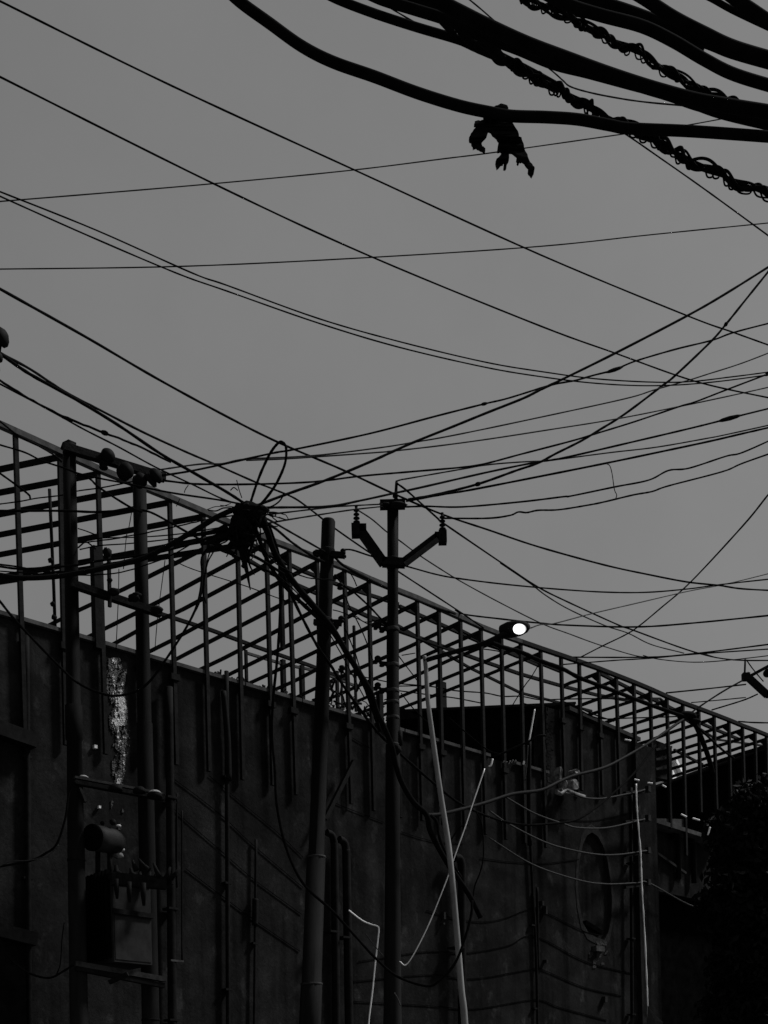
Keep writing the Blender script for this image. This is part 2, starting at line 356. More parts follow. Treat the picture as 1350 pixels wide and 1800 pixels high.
# ================================================================== end wall and low wall at the right
ew = thing('end_gable', W(1352, 1500, -.3), 'black gable of the neighbouring shed rising to the right edge behind the lattice', 'building')
PD = -WN
e0 = W(1352, 1316, -.35); P = e0
pe = onplane(1140, 1392, P, WD)
mb = MB(); e1 = pe
z0 = 0
off = WD*.25
nrib = 24
vs = []; fs = []
for i in range(nrib+1):
    t = i/nrib; p = e0.lerp(e1, t); o = WD*(-.04 if i % 2 else 0); vs += [Vector((p.x, p.y, 0))+o, p+o]
for i in range(nrib): fs.append((2*i, 2*i+2, 2*i+3, 2*i+1))
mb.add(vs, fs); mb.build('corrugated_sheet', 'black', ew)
mb = MB(); mb.bar(e0+Vector((0, 0, .03)), e1+Vector((0, 0, .03)), .35, .07); mb.build('verge_strip', 'iron_grey', ew)
pb = thing('distant_building', U(1215, 1360, 60), 'small sunlit white building seen through the lattice near the right end', 'building')
mb = MB(); a = U(1182, 1341, 56); b = U(1256, 1335, 76); b.z = a.z
mb.add([Vector((a.x, a.y, 0)), Vector((b.x, b.y, 0)), b, a, Vector((a.x, a.y+5, 0)), Vector((b.x, b.y+5, 0)), b+Vector((0, 5, 0)), a+Vector((0, 5, 0))], [(0, 1, 2, 3), (3, 2, 6, 7), (1, 5, 6, 2), (4, 0, 3, 7)]); mb.build('building_wall', 'pale', pb)
mb = MB(); mb.bar(a+Vector((-.1, -.1, .1)), b+Vector((.1, -.1, .1)), .5, .2); mb.build('parapet', 'pale', pb)

lw = thing('annex_wall', W(1240, 1600, -.3), 'low grey annex wall with a ledge over a black gateway at the right', 'wall')
def wq(name, pts, off, m, thick=.2, kind=None):
    mb = MB(); f = [W(x, y, off) for x, y in pts]; n = len(f); bk = [p-WN*thick for p in f]
    mb.add(f+bk, [tuple(range(n)), tuple(range(n, 2*n))[::-1]]+[(i, n+i, n+(i+1) % n, (i+1) % n) for i in range(n)]); return mb.build(name, m, lw, kind=kind)
wq('wall_face', [(1138, 1443), (1400, 1520), (1400, 1620), (1138, 1562)], -.3, 'wall')
mb = MB(); mb.bar(W(1136, 1445, -.15), W(1262, 1484, -.15), .5, .10); mb.build('ledge', 'coping', lw)
wq('gateway_dark', [(1138, 1560), (1400, 1615), (1400, 2150), (1138, 2090)], -.7, 'black')  # black sheet standing for the dark inside the open gateway
wq('louvre_board', [(1150, 1300), (1181, 1312), (1181, 1372), (1150, 1366)], -.3, 'iron')
for k in range(3):
    mb = MB(); mb.bar(W(1152, 1318+k*17, -.24), W(1180, 1313+k*17, -.24), .06, .05); mb.build('louvre', 'tank', lw)
wq('box_housing', [(1140, 1438), (1207, 1440), (1207, 1458), (1140, 1446)], .05, 'coping', .5)
mb = MB(); mb.bar(W(1155, 1500, -.22), W(1205, 1535, -.22), .06, .06); mb.build('stay', 'tank', lw)
for (x, y0, y1) in ((1186, 1470, 1545), (1213, 1480, 1552)):
    mb = MB(); mb.tube([W(x-3, y0, -.2), W(x+4, y0-2, -.2), W(x+6, y0+6, -.2), W(x+7, y1, -.2)], pxr(9, 33), 8); mb.build('vent_pipe', 'pipe', lw)
for (xa, ya, xb, yb) in ((1197, 1431, 1207, 1436), (1217, 1438, 1230, 1442), (1244, 1468, 1248, 1454), (1138, 1376, 1147, 1377), (1164, 1380, 1171, 1384), (1098, 1300, 1109, 1302), (1115, 1370, 1124, 1372)):
    o = wire('', [(xa, ya), (xb, yb)], 3.4, 25.5, 'rope', parent=lw, name='scrap_glint')  # white slivers for scraps and sunlit glints, brightness put into the colour
    if 'label' in o: del o['label']

# ================================================================== LATTICE FRAME
lat = thing('lattice_frame', fromsz(0, W0.z, .07), 'long rusty metal lattice frame of posts and beams bolted to the wall top', 'lattice frame')
FP = lambda x, y, o=.07: W(x, y, o)
tops = [(-45, 733), (27, 765), (105, 800), (172, 830), (238, 856), (298, 880), (357, 905), (417, 930), (468, 952), (508, 967), (557, 985), (605, 1003), (648, 1022), (692, 1040), (733, 1056), (771, 1073), (809, 1090), (845, 1106), (881, 1120), (915, 1132), (950, 1144), (986, 1156), (1018, 1167), (1052, 1179), (1083, 1191), (1114, 1203), (1143, 1215), (1172, 1228), (1200, 1239), (1228, 1249), (1255, 1259), (1281, 1269), (1305, 1279), (1327, 1287), (1347, 1295), (1366, 1302), (1384, 1309)]
botk = [(-45, 1262), (30, 1283), (105, 1308), (180, 1325), (312, 1345), (372, 1358), (425, 1371), (478, 1381), (515, 1397), (615, 1413), (663, 1427), (703, 1437), (743, 1443), (857, 1468), (893, 1477), (930, 1484), (965, 1492), (970, 1390), (1029, 1390), (1062, 1398), (1100, 1397), (1125, 1400), (1155, 1555), (1165, 1556), (1181, 1456), (1213, 1510), (1237, 1428), (1264, 1428), (1288, 1410), (1400, 1395)]
def ipol(t, x):
    if x <= t[0][0]: return t[0][1]
    for (a, b), (c, d) in zip(t, t[1:]):
        if x <= c: return b+(d-b)*(x-a)/(c-a)
    return t[-1][1]
T3 = []
random.seed(5)
for i, (x, y) in enumerate(tops):
    t = FP(x, y); T3.append(t)
    yb = ipol(botk, x+8+random.uniform(-2, 2)); b = FP(x+(yb-y)*.024, yb)
    b = Vector((t.x, t.y, b.z)) + WD*random.uniform(-.03, .03)
    wpx = 10.0 if x < 250 else 8.4; wdt = .066+.012*min(1, max(0, (x-600)/600))
    mb = MB(); mb.bar(b, t, wdt, wdt*.9, up=WN); pst = mb.build('post', 'post', lat)
    if 0 <= x < 1140 and random.random() < .55:
        wb = fromsz(sz(t)[0], W(x, (1087+.288*x) if x < 958 else 1245+(x-960)*.4).z-.18, .075); mb = MB(); mb.box(wb, WD*.085, WN*.045, Vector((0, 0, .05))); mb.build('fixing_clip', 'steel', pst)
for i in range(len(T3)-1):        # top rail lengths; the left ones get a lit, paler tone in their colour
    mb = MB(); mb.bar(T3[i]+WN*.01+Vector((0, 0, .045)), T3[i+1]+WN*.01+Vector((0, 0, .045)), .09, .085); mb.build('top_rail', 'coping' if T3[i].y < 26 else 'post', lat)
# left set of beams: nearly parallel to the street
AD = Vector((-2.9, 1.0, 0)).normalized(); AN = Vector((-AD.y, AD.x, 0))
for (x, y), e in ((tops[2], .23), (tops[3], .205), (tops[4], .2), (tops[5], .2), (tops[6], .195), ((402, 938), .19), ((425, 955), .16)):
    p = FP(x, y, .02)+Vector((0, 0, -.03)); q = onplane(-40, y+(x+40)*e, p, AN); mb = MB(); mb.bar(p, q, .05, .08); mb.build('beam', 'steel', lat)
# main beams: run straight back from each post head
sl_t = [(417, .507), (557, .53), (650, .50), (845, .446), (900, .41), (1050, .37), (1200, .34), (1330, .31)]
wt = lambda x: 1085+.288*x
for i, (x, y) in enumerate(tops):
    if x < 410 or (985 < x < 1050) or x > 1370: continue
    s = ipol(sl_t, x)*random.uniform(.985, 1.015); y0 = y+4; p = FP(x, y0, .0)
    if x < 960:
        xe = x
        while xe > 60 and y0+s*(x-xe) < wt(xe)+14: xe -= 4
    else:
        xe = x
        while xe > 990 and not (xe < 1117 and y0+s*(x-xe) > 1243+(xe-960)*.39+12) and y0+s*(x-xe) < 1385: xe -= 4
    q = onplane(xe, y0+s*(x-xe), p, WD); mb = MB(); wdt = ipol([(417, .072), (700, .078), (900, .07), (1350, .088)], x); 
    mid = [p]+[p.lerp(q, k/4)+Vector((random.uniform(-.03, .03), 0, random.uniform(-.035, .02))) for k in (1, 2, 3)]+[q]
    for m0, m1 in zip(mid, mid[1:]): mb.bar(m0, m1+(m1-m0).normalized()*.01, wdt*.7*random.uniform(.97, 1.03), wdt*.85*random.uniform(.95, 1.05))
    mb.add(*[[p+WD*.03+Vector((0, 0, .03)), p+WD*.03-WN*.25+Vector((0, 0, -.0)), p+WD*.03+Vector((0, 0, -.24)), p-WD*.0+Vector((0, 0, .03)), p-WN*.25, p+Vector((0, 0, -.24))], [(0, 1, 2), (3, 5, 4), (0, 3, 4, 1), (1, 4, 5, 2), (2, 5, 3, 0)]]); mb.build('beam', 'steel', lat)
# rails of the far side of the frame
FB = -5.0
def rail(pts, th, offs=FB, m='steel'):
    p = [W(x, y, offs) for x, y in pts]
    for a, b in zip(p, p[1:]):
        mb = MB(); mb.bar(a, b, th, th); mb.build('back_rail', m, lat)
rail([(205, 1050), (285, 1080), (372, 1108), (450, 1137), (545, 1170), (610, 1195)], .07)
rail([(585, 1056), (624, 1073), (698, 1108), (739, 1122), (845, 1161), (915, 1185), (988, 1206), (1050, 1222), (1109, 1232)], .08)
rail([(640, 1080), (700, 1100), (822, 1172), (915, 1218), (982, 1235), (1040, 1250)], .06)
rail([(702, 1066), (768, 1095), (850, 1131), (915, 1152), (985, 1180)], .07, -2)
rail([(405, 965), (467, 1003), (504, 1020), (560, 1045)], .06, -2)
rail([(425, 948), (480, 978), (530, 1003), (600, 1030), (650, 1046), (700, 1062)], .06, -.8)
rail([(795, 1100), (850, 1128), (880, 1141), (950, 1172)], .05, -1)
rail([(1055, 1184), (1110, 1212), (1170, 1240), (1240, 1275), (1300, 1300)], .07, -1.2)
rail([(1100, 1228), (1160, 1228), (1200, 1262), (1260, 1300), (1350, 1312)], .05, -2.0)
rail([(1185, 1318), (1235, 1344)], .06, -2.0)
rail([(430, 1147), (500, 1168), (560, 1180), (625, 1206)], .055, FB, 'coping')
for (x, y0, y1, o, th) in ((432, 1143, 1210, FB, .06), (530, 1170, 1232, FB, .1), (497, 1160, 1225, FB, .1), (592, 1180, 1255, FB, .07), (600, 1180, 1255, FB+.3, .04), (775, 1200, 1262, FB, .2), (493, 985, 1140, -.5, .07), (622, 1100, 1250, -3, .05), (667, 1215, 1300, -.2, .10), (167, 962, 1140, .04, .12)):
    mb = MB(); a = W(x, y0, o); b = W(x+1, y1, o); mb.bar(Vector((a.x, a.y, b.z)), a, th, th, up=WN); mb.build('strut', 'steel', lat)

# small loose debris caught along the wall top behind the frame
mb = MB(); random.seed(21)
for k in range(150):
    x = random.uniform(560, 700) if k < 90 else random.uniform(380, 600); yb = 1085+.288*x
    y = yb-abs(random.gauss(0, 26)) if k < 90 else yb-random.uniform(3, 12)
    p = W(x, y, -random.uniform(.4, 2.5)); d = Vector((random.uniform(-1, 1), random.uniform(-1, 1), random.uniform(-1, 1))).normalized()
    a = random.uniform(.03, .12); mb.tube([p-d*a, p+Vector((0, 0, random.uniform(-.05, .05))), p+d*a], random.uniform(.008, .03), 5)
mb.build('debris', 'iron', None, 'tangled scrap and twigs caught in the lattice above the wall top', 'debris', kind='stuff')

# ================================================================== POLES
def pole(root, top, bot, prof, Y, m='pole', name='shaft'):
    """axis from top to bot (image y 1800) carried on down to the ground; prof: (y, width)"""
    p0 = U(*top, Y); p1 = U(*bot, Y); d = (p1-p0); k = (p0.z)/(p0.z-p1.z); pg = p0+d*k
    def at(y):
        t = (y-top[1])/(bot[1]-top[1]); return p0+d*t
    pts = []; rr = []
    for y, wd in prof: pts.append(at(y)); rr.append(pxr(wd, Y))
    pts.append(pg); rr.append(rr[-1]*1.05)
    mb = MB(); mb.tube(pts, rr, 20); mb.build(name, m, root)
    return at
def band(root, p, r, h, m='iron', name='band'):
    mb = MB(); mb.lathe(p-Vector((0, 0, h/2)), (0, 0, 1), [(0, r), (h*.15, r*1.02), (h*.85, r*1.02), (h, r)], 18); mb.build(name, m, root)
def gp(px, py, Y): v = U(px, py, Y); return Vector((v.x, v.y, 0))
def blob(mb, p, r, seed=0, sq=(1, 1, 1)):
    random.seed(seed); n = 9; vs = []; rings = 7
    for i in range(rings):
        a = math.pi*(i+.5)/rings
        for k in range(n):
            b = 2*math.pi*k/n; rr = r*random.uniform(.8, 1.12)
            vs.append(p+Vector((math.sin(a)*math.cos(b)*rr*sq[0], math.sin(a)*math.sin(b)*rr*sq[1], math.cos(a)*rr*sq[2])))
    mb.add(vs, [(i*n+k, i*n+(k+1) % n, (i+1)*n+(k+1) % n, (i+1)*n+k) for i in range(rings-1) for k in range(n)]+[tuple(range(n)), tuple((rings-1)*n+k for k in range(n))], True)

# --- H-pole with transformer (one structure: two shafts joined by arms)
Y1, Y2 = 16.5, 17.2
hp = thing('transformer_pole', gp(200, 1800, 16.8), 'twin steel pole structure with crossarms and platform at the left', 'utility pole')
a1 = pole(hp, (121.5, 782), (139, 1800), [(782, 23), (1000, 24), (1240, 25), (1241, 30), (1300, 30), (1302, 26), (1500, 30), (1690, 31), (1800, 32)], Y1)
a2 = pole(hp, (245, 845), (265, 1800), [(845, 24), (1075, 24), (1270, 25), (1272, 28), (1500, 29), (1800, 31)], Y2)
band(hp, a1(1512), pxr(31.5, Y1), .03); band(hp, a2(1793), pxr(32, Y2), .03)
for (A, B, wd, m) in (((112, 786), (290, 840), 13, 'iron'), ((124, 1026), (283, 1079), 12, 'iron'), ((130, 1375), (288, 1404), 7, 'iron'), ((130, 1367), (285, 1396), 4, 'iron_grey'), ((132, 1694), (291, 1722), 9, 'iron_grey'), ((132, 1702), (288, 1733), 8, 'iron')):
    p = U(*A, Y1-.12); q = U(*B, Y2-.12); mb = MB(); mb.bar(p, q, .1, wd/F*Y1); mb.build('crossarm', m, hp)
mb = MB(); mb.tube([U(110, 790, Y1), U(113, 781, Y1), U(121, 777, Y1), U(132, 782, Y1)], pxr(9, Y1), 8); mb.build('pole_cap', 'iron', hp)
# big insulators on the top arm
def spool(root, px, py, Y, rp, axis, name='insulator', m='porcelain'):
    p = U(px, py, Y); r = rp/F*Y; mb = MB(); ax = Vector(axis).normalized()
    mb.lathe(p-ax*r*1.0, ax, [(0, r*.35), (r*.12, r*.85), (r*.4, r), (r*.62, r*.78), (r*.75, r*.6), (r*.95, r*.95), (r*1.3, r*1.0), (r*1.6, r*.8), (r*1.9, r*.35)], 18)
    return mb.build(name, m, root)
for (x, y, r, ax) in ((189, 802, 13, (1, -1.5, .2)), (182, 817, 8, (0, 0, 1)), (221, 828, 14, (1, -1.2, -.1)), (247, 844, 12, (1, -.9, .1)), (272, 838, 14, (1, -.4, .6))):
    spool(hp, x, y, Y1+.1, r, ax)
for (x, y, r) in ((200, 1040, 9), (235, 1051, 9), (275, 1072, 9), (240, 1046, 7)):
    mb = MB(); blob(mb, U(x, y, Y1+.05), r/F*Y1, x, (1.3, .8, .8)); mb.build('clamp', 'iron', hp)
mb = MB(); mb.bar(U(191, 968, Y1+.1), U(193, 1067, Y1+.1), .04); mb.build('rod', 'iron', hp)
for (x, y, r) in ((188, 972, 9), (192, 990, 5), (193, 1020, 5)):
    mb = MB(); blob(mb, U(x, y, Y1+.1), r/F*Y1, x+y); mb.build('rod_insulator', 'porcelain', hp)
# dome insulators on the middle arm, two with the sunlit top painted as a pale cap
for (x, y, r) in ((146, 1369, 12), (203, 1384, 13), (245, 1388, 12), (272, 1396, 14)):
    p = U(x, y, Y1+.0); R = r/F*Y1; mb = MB()
    mb.lathe(p-Vector((0, 0, R*.5)), (0, 0, 1), [(0, R*.9), (R*.2, R), (R*.6, R*.85), (R*.9, R*.5), (R*1.0, R*.1)], 16)
    i = mb.build('dome_insulator', 'porcelain', hp)
    if x in (146, 272):
        d = MB(); d.lathe(p+Vector((0, 0, R*.1)), (0, 0, 1), [(0, R*.9), (R*.12, R*.8), (R*.35, R*.5), (R*.45, R*.1)], 12); d.build('lit_cap', 'lit_pale', i)
mb = MB(); mb.bar(U(140, 1385, Y1-.1), U(150, 1410, Y1-.1), .04); mb.build('brace', 'iron', hp)
mb = MB(); mb.bar(U(225, 1712, Y1-.15), U(192, 1727, Y1-.15), .09, .05); mb.build('brace', 'iron', hp)
# transformer, stands on the platform
tf = thing('transformer', U(205, 1692, Y1+.1), 'dark tank transformer with round oil drum on top, standing on the pole platform', 'transformer')
def at_(px, py, Y): return U(px, py, Y)
fl = at_(201, 1690, Y1-.05); fr = at_(268, 1700, Y1+.45); bl = at_(152, 1684, Y1+.55)
H = (at_(201, 1545, Y1-.05)-fl).length
vx = Vector((fr.x-fl.x, fr.y-fl.y, 0)); vy = Vector((bl.x-fl.x, bl.y-fl.y, 0)); z0 = fl.z
def tfbox(u0, u1, v0, v1, h0, h1, name, m, par=None):
    b = Vector((fl.x, fl.y, z0)); mb = MB(); vs = []
    for hh in (h0, h1):
        for (uu, vv) in ((u0, v0), (u1, v0), (u1, v1), (u0, v1)): vs.append(b+vx*uu+vy*vv+Vector((0, 0, hh*H)))
    mb.add(vs, [(0, 3, 2, 1), (4, 5, 6, 7), (0, 1, 5, 4), (1, 2, 6, 5), (2, 3, 7, 6), (3, 0, 4, 7)]); return mb.build(name, m, par or tf)
tfbox(0, 1, 0, 1, 0, 1.0, 'tank', 'tank')
tfbox(-.05, 1.04, -.05, 1.04, 1.0, 1.08, 'tank_lid', 'iron')
tfbox(-.03, 1.02, -.06, 0, .58, .64, 'seam_flange', 'iron')
for k in range(7): tfbox(-.10, -.0, .08+k*.13, .13+k*.13, .05, 1.12, 'cooling_fin', 'black')
tfbox(.03, .97, -.012, -.0, .03, .56, 'cover_plate', 'tank'); 
c0 = U(161, 1472, Y1); c1 = U(207, 1480, Y1+.45); ax = (c1-c0); R = pxr(46, Y1); L = ax.length; mb = MB()
mb.lathe(c0, ax, [(-.0, R*.86), (.015, R), (L*.38, R*1.0), (L*.8, R*.98), (L, R*.82), (L*1.06, R*.5)], 24); mb.build('oil_drum', 'tank', tf)
mb = MB(); mb.lathe(c0-ax.normalized()*.02, ax, [(0, R*.9), (.02, R*1.03), (.05, R*1.03)], 24); mb.build('drum_end', 'black', tf)
for (x, y0, y1) in ((172, 1490, 1545), (193, 1490, 1545)):
    mb = MB(); mb.tube([U(x, y0, Y1+.3), U(x, y1, Y1+.3)], .035, 8); mb.build('drum_leg', 'iron', tf)
for (x, y, r) in ((180, 1447, 4), (198, 1445, 6)):
    mb = MB(); blob(mb, U(x, y, Y1+.2), r/F*Y1, int(x)); mb.build('drum_valve', 'iron', tf)
for (x, y, r, m) in ((208, 1452, 4, 'plaster'), (215, 1494, 4, 'plaster'), (207, 1503, 9, 'lit_pale')):
    mb = MB(); blob(mb, U(x, y, Y1+.45), r/F*Y1, int(x), (1.3, 1, .7)); mb.build('oil_gauge', m, tf)
for i, (x, y, r) in enumerate(((205, 1520, 11), (222, 1535, 10), (232, 1522, 9), (247, 1530, 10), (262, 1528, 9), (275, 1532, 9), (287, 1535, 8), (300, 1530, 6))):
    ax = Vector((.2*math.sin(i*2), -.2, 1)); p = U(x, y+16, Y1+.25); R = r/F*Y1; mb = MB()
    mb.lathe(p-ax*R*1.4, ax, [(0, R*.8), (R*.4, R*1.1), (R*.6, R*.6), (R, R*1.05), (R*1.2, R*.5), (R*1.7, R*.9), (R*2, R*.4), (R*2.8, R*.25)], 12); mb.build('bushing', 'porcelain', tf)
for (x, y0, y1, wd) in ((227, 1550, 1586, 9), (252, 1552, 1592, 10), (205, 1545, 1580, 9)):
    mb = MB(); mb.tube([U(x, y0, Y1-.12), U(x, (y0+y1)/2, Y1-.12), U(x+1, y1, Y1-.12)], [pxr(wd, Y1), pxr(wd, Y1), pxr(wd*.5, Y1)], 9); mb.build('hanging_bushing', 'porcelain', tf)
mb = MB(); mb.bar(U(196, 1545, Y1-.1), U(292, 1553, Y1+.1), .12, .16); mb.build('bushing_rail', 'iron', tf)
for (x, y, x2, y2) in ((292, 1543, 299, 1524), (299, 1545, 316, 1525), (280, 1540, 270, 1517), (240, 1530, 233, 1512), (262, 1530, 244, 1510)):
    mb = MB(); mb.tube([U(x, y, Y1), U((x+x2)/2, (y+y2)/2+2, Y1), U(x2, y2, Y1)], [.04, .03, .015], 7); mb.build('terminal_lead', 'iron', tf)

# --- stub pole
Y3 = 19.0
p3 = thing('utility_pole', gp(545, 1800, Y3), 'thick bare dark pole with flat top, left of the pole with the V arm', 'utility pole')
a3 = pole(p3, (577.5, 914), (545, 1800), [(914, 21), (917, 24), (1090, 24), (1250, 26), (1504, 28), (1505, 33), (1728, 35), (1729, 38), (1800, 39)], Y3)
band(p3, a3(1507), pxr(34, Y3), .03, 'iron_grey'); band(p3, a3(1730), pxr(38.5, Y3), .03, 'iron_grey')
band(p3, a3(973), pxr(27, Y3), .12); band(p3, a3(1095), pxr(28, Y3), .12)
mb = MB(); mb.bar(U(555, 972, Y3), U(603, 976, Y3-.1), .08, .08); mb.build('bracket', 'iron', p3)
mb = MB(); mb.bar(U(552, 1094, Y3), U(600, 1095, Y3-.1), .08, .08); mb.build('bracket', 'iron', p3)
for (x, y, r, ax) in ((603, 969, 5, (0, 0, 1)), (605, 978, 4, (1, 0, 1)), (600, 1088, 6, (0, 0, 1)), (590, 1100, 7, (1, 0, 0)), (601, 1175, 6, (.5, 0, 1)), (598, 1030, 6, (0, 0, 1)), (555, 973, 6, (0, 0, 1))):
    spool(p3, x, y, Y3-.1, r, ax)

# --- V-arm pole
Y4 = 19.5
def varm_pole(root, sc, cx, cy, Y, bolts=True):
    """cx, cy: place of the arm seat; sc: size as seen"""
    def Q(dx, dy, dY=0): return U(cx+dx*sc, cy+dy*sc, Y+dY)
    t = F/Y
    # steel channel V: left arm, seat, right arm
    segs = [((-72, -60), (-46, -60), 13), ((-60, -62), (-16, 0), 15), ((-18, -2), (22, 0), 13), ((20, -1), (78, -45), 12), ((74, -46), (92, -46), 12)]
    for (A, B, wd) in segs:
        mb = MB(); mb.bar(Q(*A, -.16), Q(*B, -.16), .14, wd*sc/t); mb.build('arm', 'iron', root)
    for (A, B, wd) in (((22, 2), (80, -42), 8),):
        mb = MB(); mb.bar(Q(*A, -.24), Q(*B, -.24), .02, wd*sc/t); mb.build('arm_flange', 'iron_grey', root)
    for x0, y0 in ((-65, -58), (88, -46)):
        mb = MB(); mb.box(Q(x0, y0+1, -.16), Vector((7*sc/t, 0, 0)), Vector((0, .08, 0)), Vector((0, 0, 10*sc/t))); mb.build('end_plate', 'iron', root)
        base = Q(x0+(2 if x0 < 0 else 0), y0-8, -.16); h = 34*sc/t; mb = MB()
        pr = [(0, 2.2)]
        for k in range(4): b = .12+k*.2; pr += [(h*b, 2.2), (h*(b+.04), 6.2-.4*k), (h*(b+.09), 5.6-.4*k), (h*(b+.11), 2.2)]
        pr += [(h*.95, 2.6), (h, 3)]
        mb.lathe(base, (0, 0, 1), [(q, r*sc/t) for q, r in pr], 12); mb.build('pin_insulator', 'porcelain', root)
p4 = thing('utility_pole', gp(690, 1800, Y4), 'tall dark pole carrying a V shaped steel arm with two pin insulators', 'utility pole')
a4 = pole(p4, (690.5, 888), (690, 1800), [(888, 20), (1060, 19), (1110, 20), (1112, 22), (1308, 22), (1310, 25), (1500, 26), (1770, 31), (1800, 33)], Y4)
varm_pole(p4, 1.0, 690, 990, Y4)
band(p4, a4(990), pxr(22, Y4), .16)
mb = MB(); mb.box(U(690, 887, Y4), Vector((.2, 0, 0)), Vector((0, .12, 0)), Vector((0, 0, .03))); mb.build('top_plate', 'iron', p4)
mb = MB(); blob(mb, U(700, 888, Y4-.1), .09, 5, (1.6, 1, .7)); blob(mb, U(676, 887, Y4-.1), .06, 9, (1.6, 1, .7)); mb.build('top_clamp', 'iron', p4)
mb = MB(); mb.tube([U(696, 884, Y4-.05), U(696, 866, Y4-.05), U(697, 847, Y4-.05)], [.035, .025, .022], 8); mb.build('top_pin', 'porcelain', p4)
mb = MB(); blob(mb, U(695, 871, Y4-.05), .045, 3); mb.build('pin_insulator', 'porcelain', p4)
for (y, yb) in ((1107, 1098), (1170, 1158), (1215, 1205)):
    band(p4, a4(y), pxr(23.5, Y4), .05, 'iron_grey')
    mb = MB(); mb.bar(U(668, yb+8, Y4), U(690, y-2, Y4), .07, .05); mb.build('bracket', 'iron', p4)
    for dx, dy, r in ((-4, 0, 6), (-8, 5, 4), (3, 9, 5)):
        spool(p4, 668+dx, yb+dy, Y4-.05, r, (0, 0, 1))
for y in (1235, 1262, 1310): band(p4, a4(y), pxr(23.5, Y4), .04, 'iron_grey')
mb = MB(); mb.tube([U(703, 1285, Y4), U(703, 1310, Y4)], .04, 8); blob(mb, U(698, 1317, Y4-.1), .07, 2); mb.build('cable_clamp', 'iron', p4)

# --- street lamp
Y5 = 18.6
sp = thing('street_lamp', gp(817, 1800, Y5), 'pale leaning street lamp pole with its lamp lit at the end of a long arm', 'street lamp')
pts = [(746, 1153), (749, 1180), (752, 1230), (761, 1300), (775, 1400), (790, 1500), (803, 1640), (811, 1740), (817, 1800), (832, 2050)]
pp = crom([U(x, y, Y5) for x, y in pts]); 
k = next((i for i, p in enumerate(pp) if p.z < 0), len(pp)); pp = pp[:k]; n = len(pp)
mb = MB(); mb.tube(pp, [pxr(7+5.5*min(1, i/n*1.1), Y5) for i in range(n)], 14); mb.build('shaft', 'pole_light', sp)
mb = MB(); mb.tube(crom([U(745, 1162, Y5), U(757, 1158, Y5), U(805, 1144, Y5-.1), U(850, 1131, Y5-.2), U(893, 1110, Y5-.3)]), pxr(8, Y5), 10); mb.build('arm', 'iron', sp)
c = U(905, 1106, Y5-.3); ax = (U(932, 1101, Y5-.5)-U(880, 1112, Y5-.2)).normalized(); up = Vector((.1, .15, 1)); up = (up-ax*up.dot(ax)).normalized(); sd_ = ax.cross(up)
mb = MB(); hl = .235; prof = [(-1, .45), (-.9, .8), (-.4, 1), (.3, .95), (.7, .75), (1, .35)]
vs = []; nn = 14
for (t, r) in prof:
    for q in range(nn):
        a = 2*math.pi*q/nn; rz = .115 if math.sin(a) > 0 else .1; vs.append(c+ax*hl*t+sd_*math.cos(a)*.145*r+up*math.sin(a)*rz*r)
mb.add(vs, [(i*nn+q, i*nn+(q+1) % nn, (i+1)*nn+(q+1) % nn, (i+1)*nn+q) for i in range(len(prof)-1) for q in range(nn)]+[tuple(range(nn)), tuple((len(prof)-1)*nn+q for q in range(nn))], True)
mb.build('lamp_head', 'iron', sp)
em = bpy.data.materials.new('lamp_glow'); em.use_nodes = True; b = em.node_tree.nodes['Principled BSDF']; b.inputs['Emission Color'].default_value = (1, 1, 1, 1);  b.inputs['Base Color'].default_value = (.8, .8, .8, 1)
nz = em.node_tree.nodes.new('ShaderNodeTexNoise'); nz.inputs['Scale'].default_value = 30; em.node_tree.links.new(nz.outputs[0], b.inputs['Roughness'])
gtc = em.node_tree.nodes.new('ShaderNodeTexCoord'); gl = em.node_tree.nodes.new('ShaderNodeVectorMath'); gl.operation = 'DISTANCE'; gl.inputs[1].default_value = (-.01, 0, .06)
gm = em.node_tree.nodes.new('ShaderNodeMapRange'); gm.inputs[1].default_value = .03; gm.inputs[2].default_value = .125; gm.inputs[3].default_value = 3.2; gm.inputs[4].default_value = .25      # hot bulb in the middle of the bowl
em.node_tree.links.new(gtc.outputs['Object'], gl.inputs[0]); em.node_tree.links.new(gl.outputs['Value'], gm.inputs[0]); em.node_tree.links.new(gm.outputs[0], b.inputs['Emission Strength'])
M['glow'] = em
gc = U(913.5, 1105, Y5-.50); mb = MB(); vs = []
toc = (EYEV-gc).normalized()
ex = ax; ez = Vector((.35, -.75, -.6)); ez = (ez-ex*ez.dot(ex)).normalized(); ey = ex.cross(ez)
for i in range(7):
    a = math.pi/2*i/6
    for q in range(16):
        b_ = 2*math.pi*q/16; vs.append(gc+ex*math.cos(b_)*.105*math.cos(a)+ey*math.sin(b_)*.082*math.cos(a)+ez*.07*math.sin(a))
mb.add(vs, [(i*16+q, i*16+(q+1) % 16, (i+1)*16+(q+1) % 16, (i+1)*16+q) for i in range(6) for q in range(16)], True); mb.build('lamp_glass', 'glow', sp)

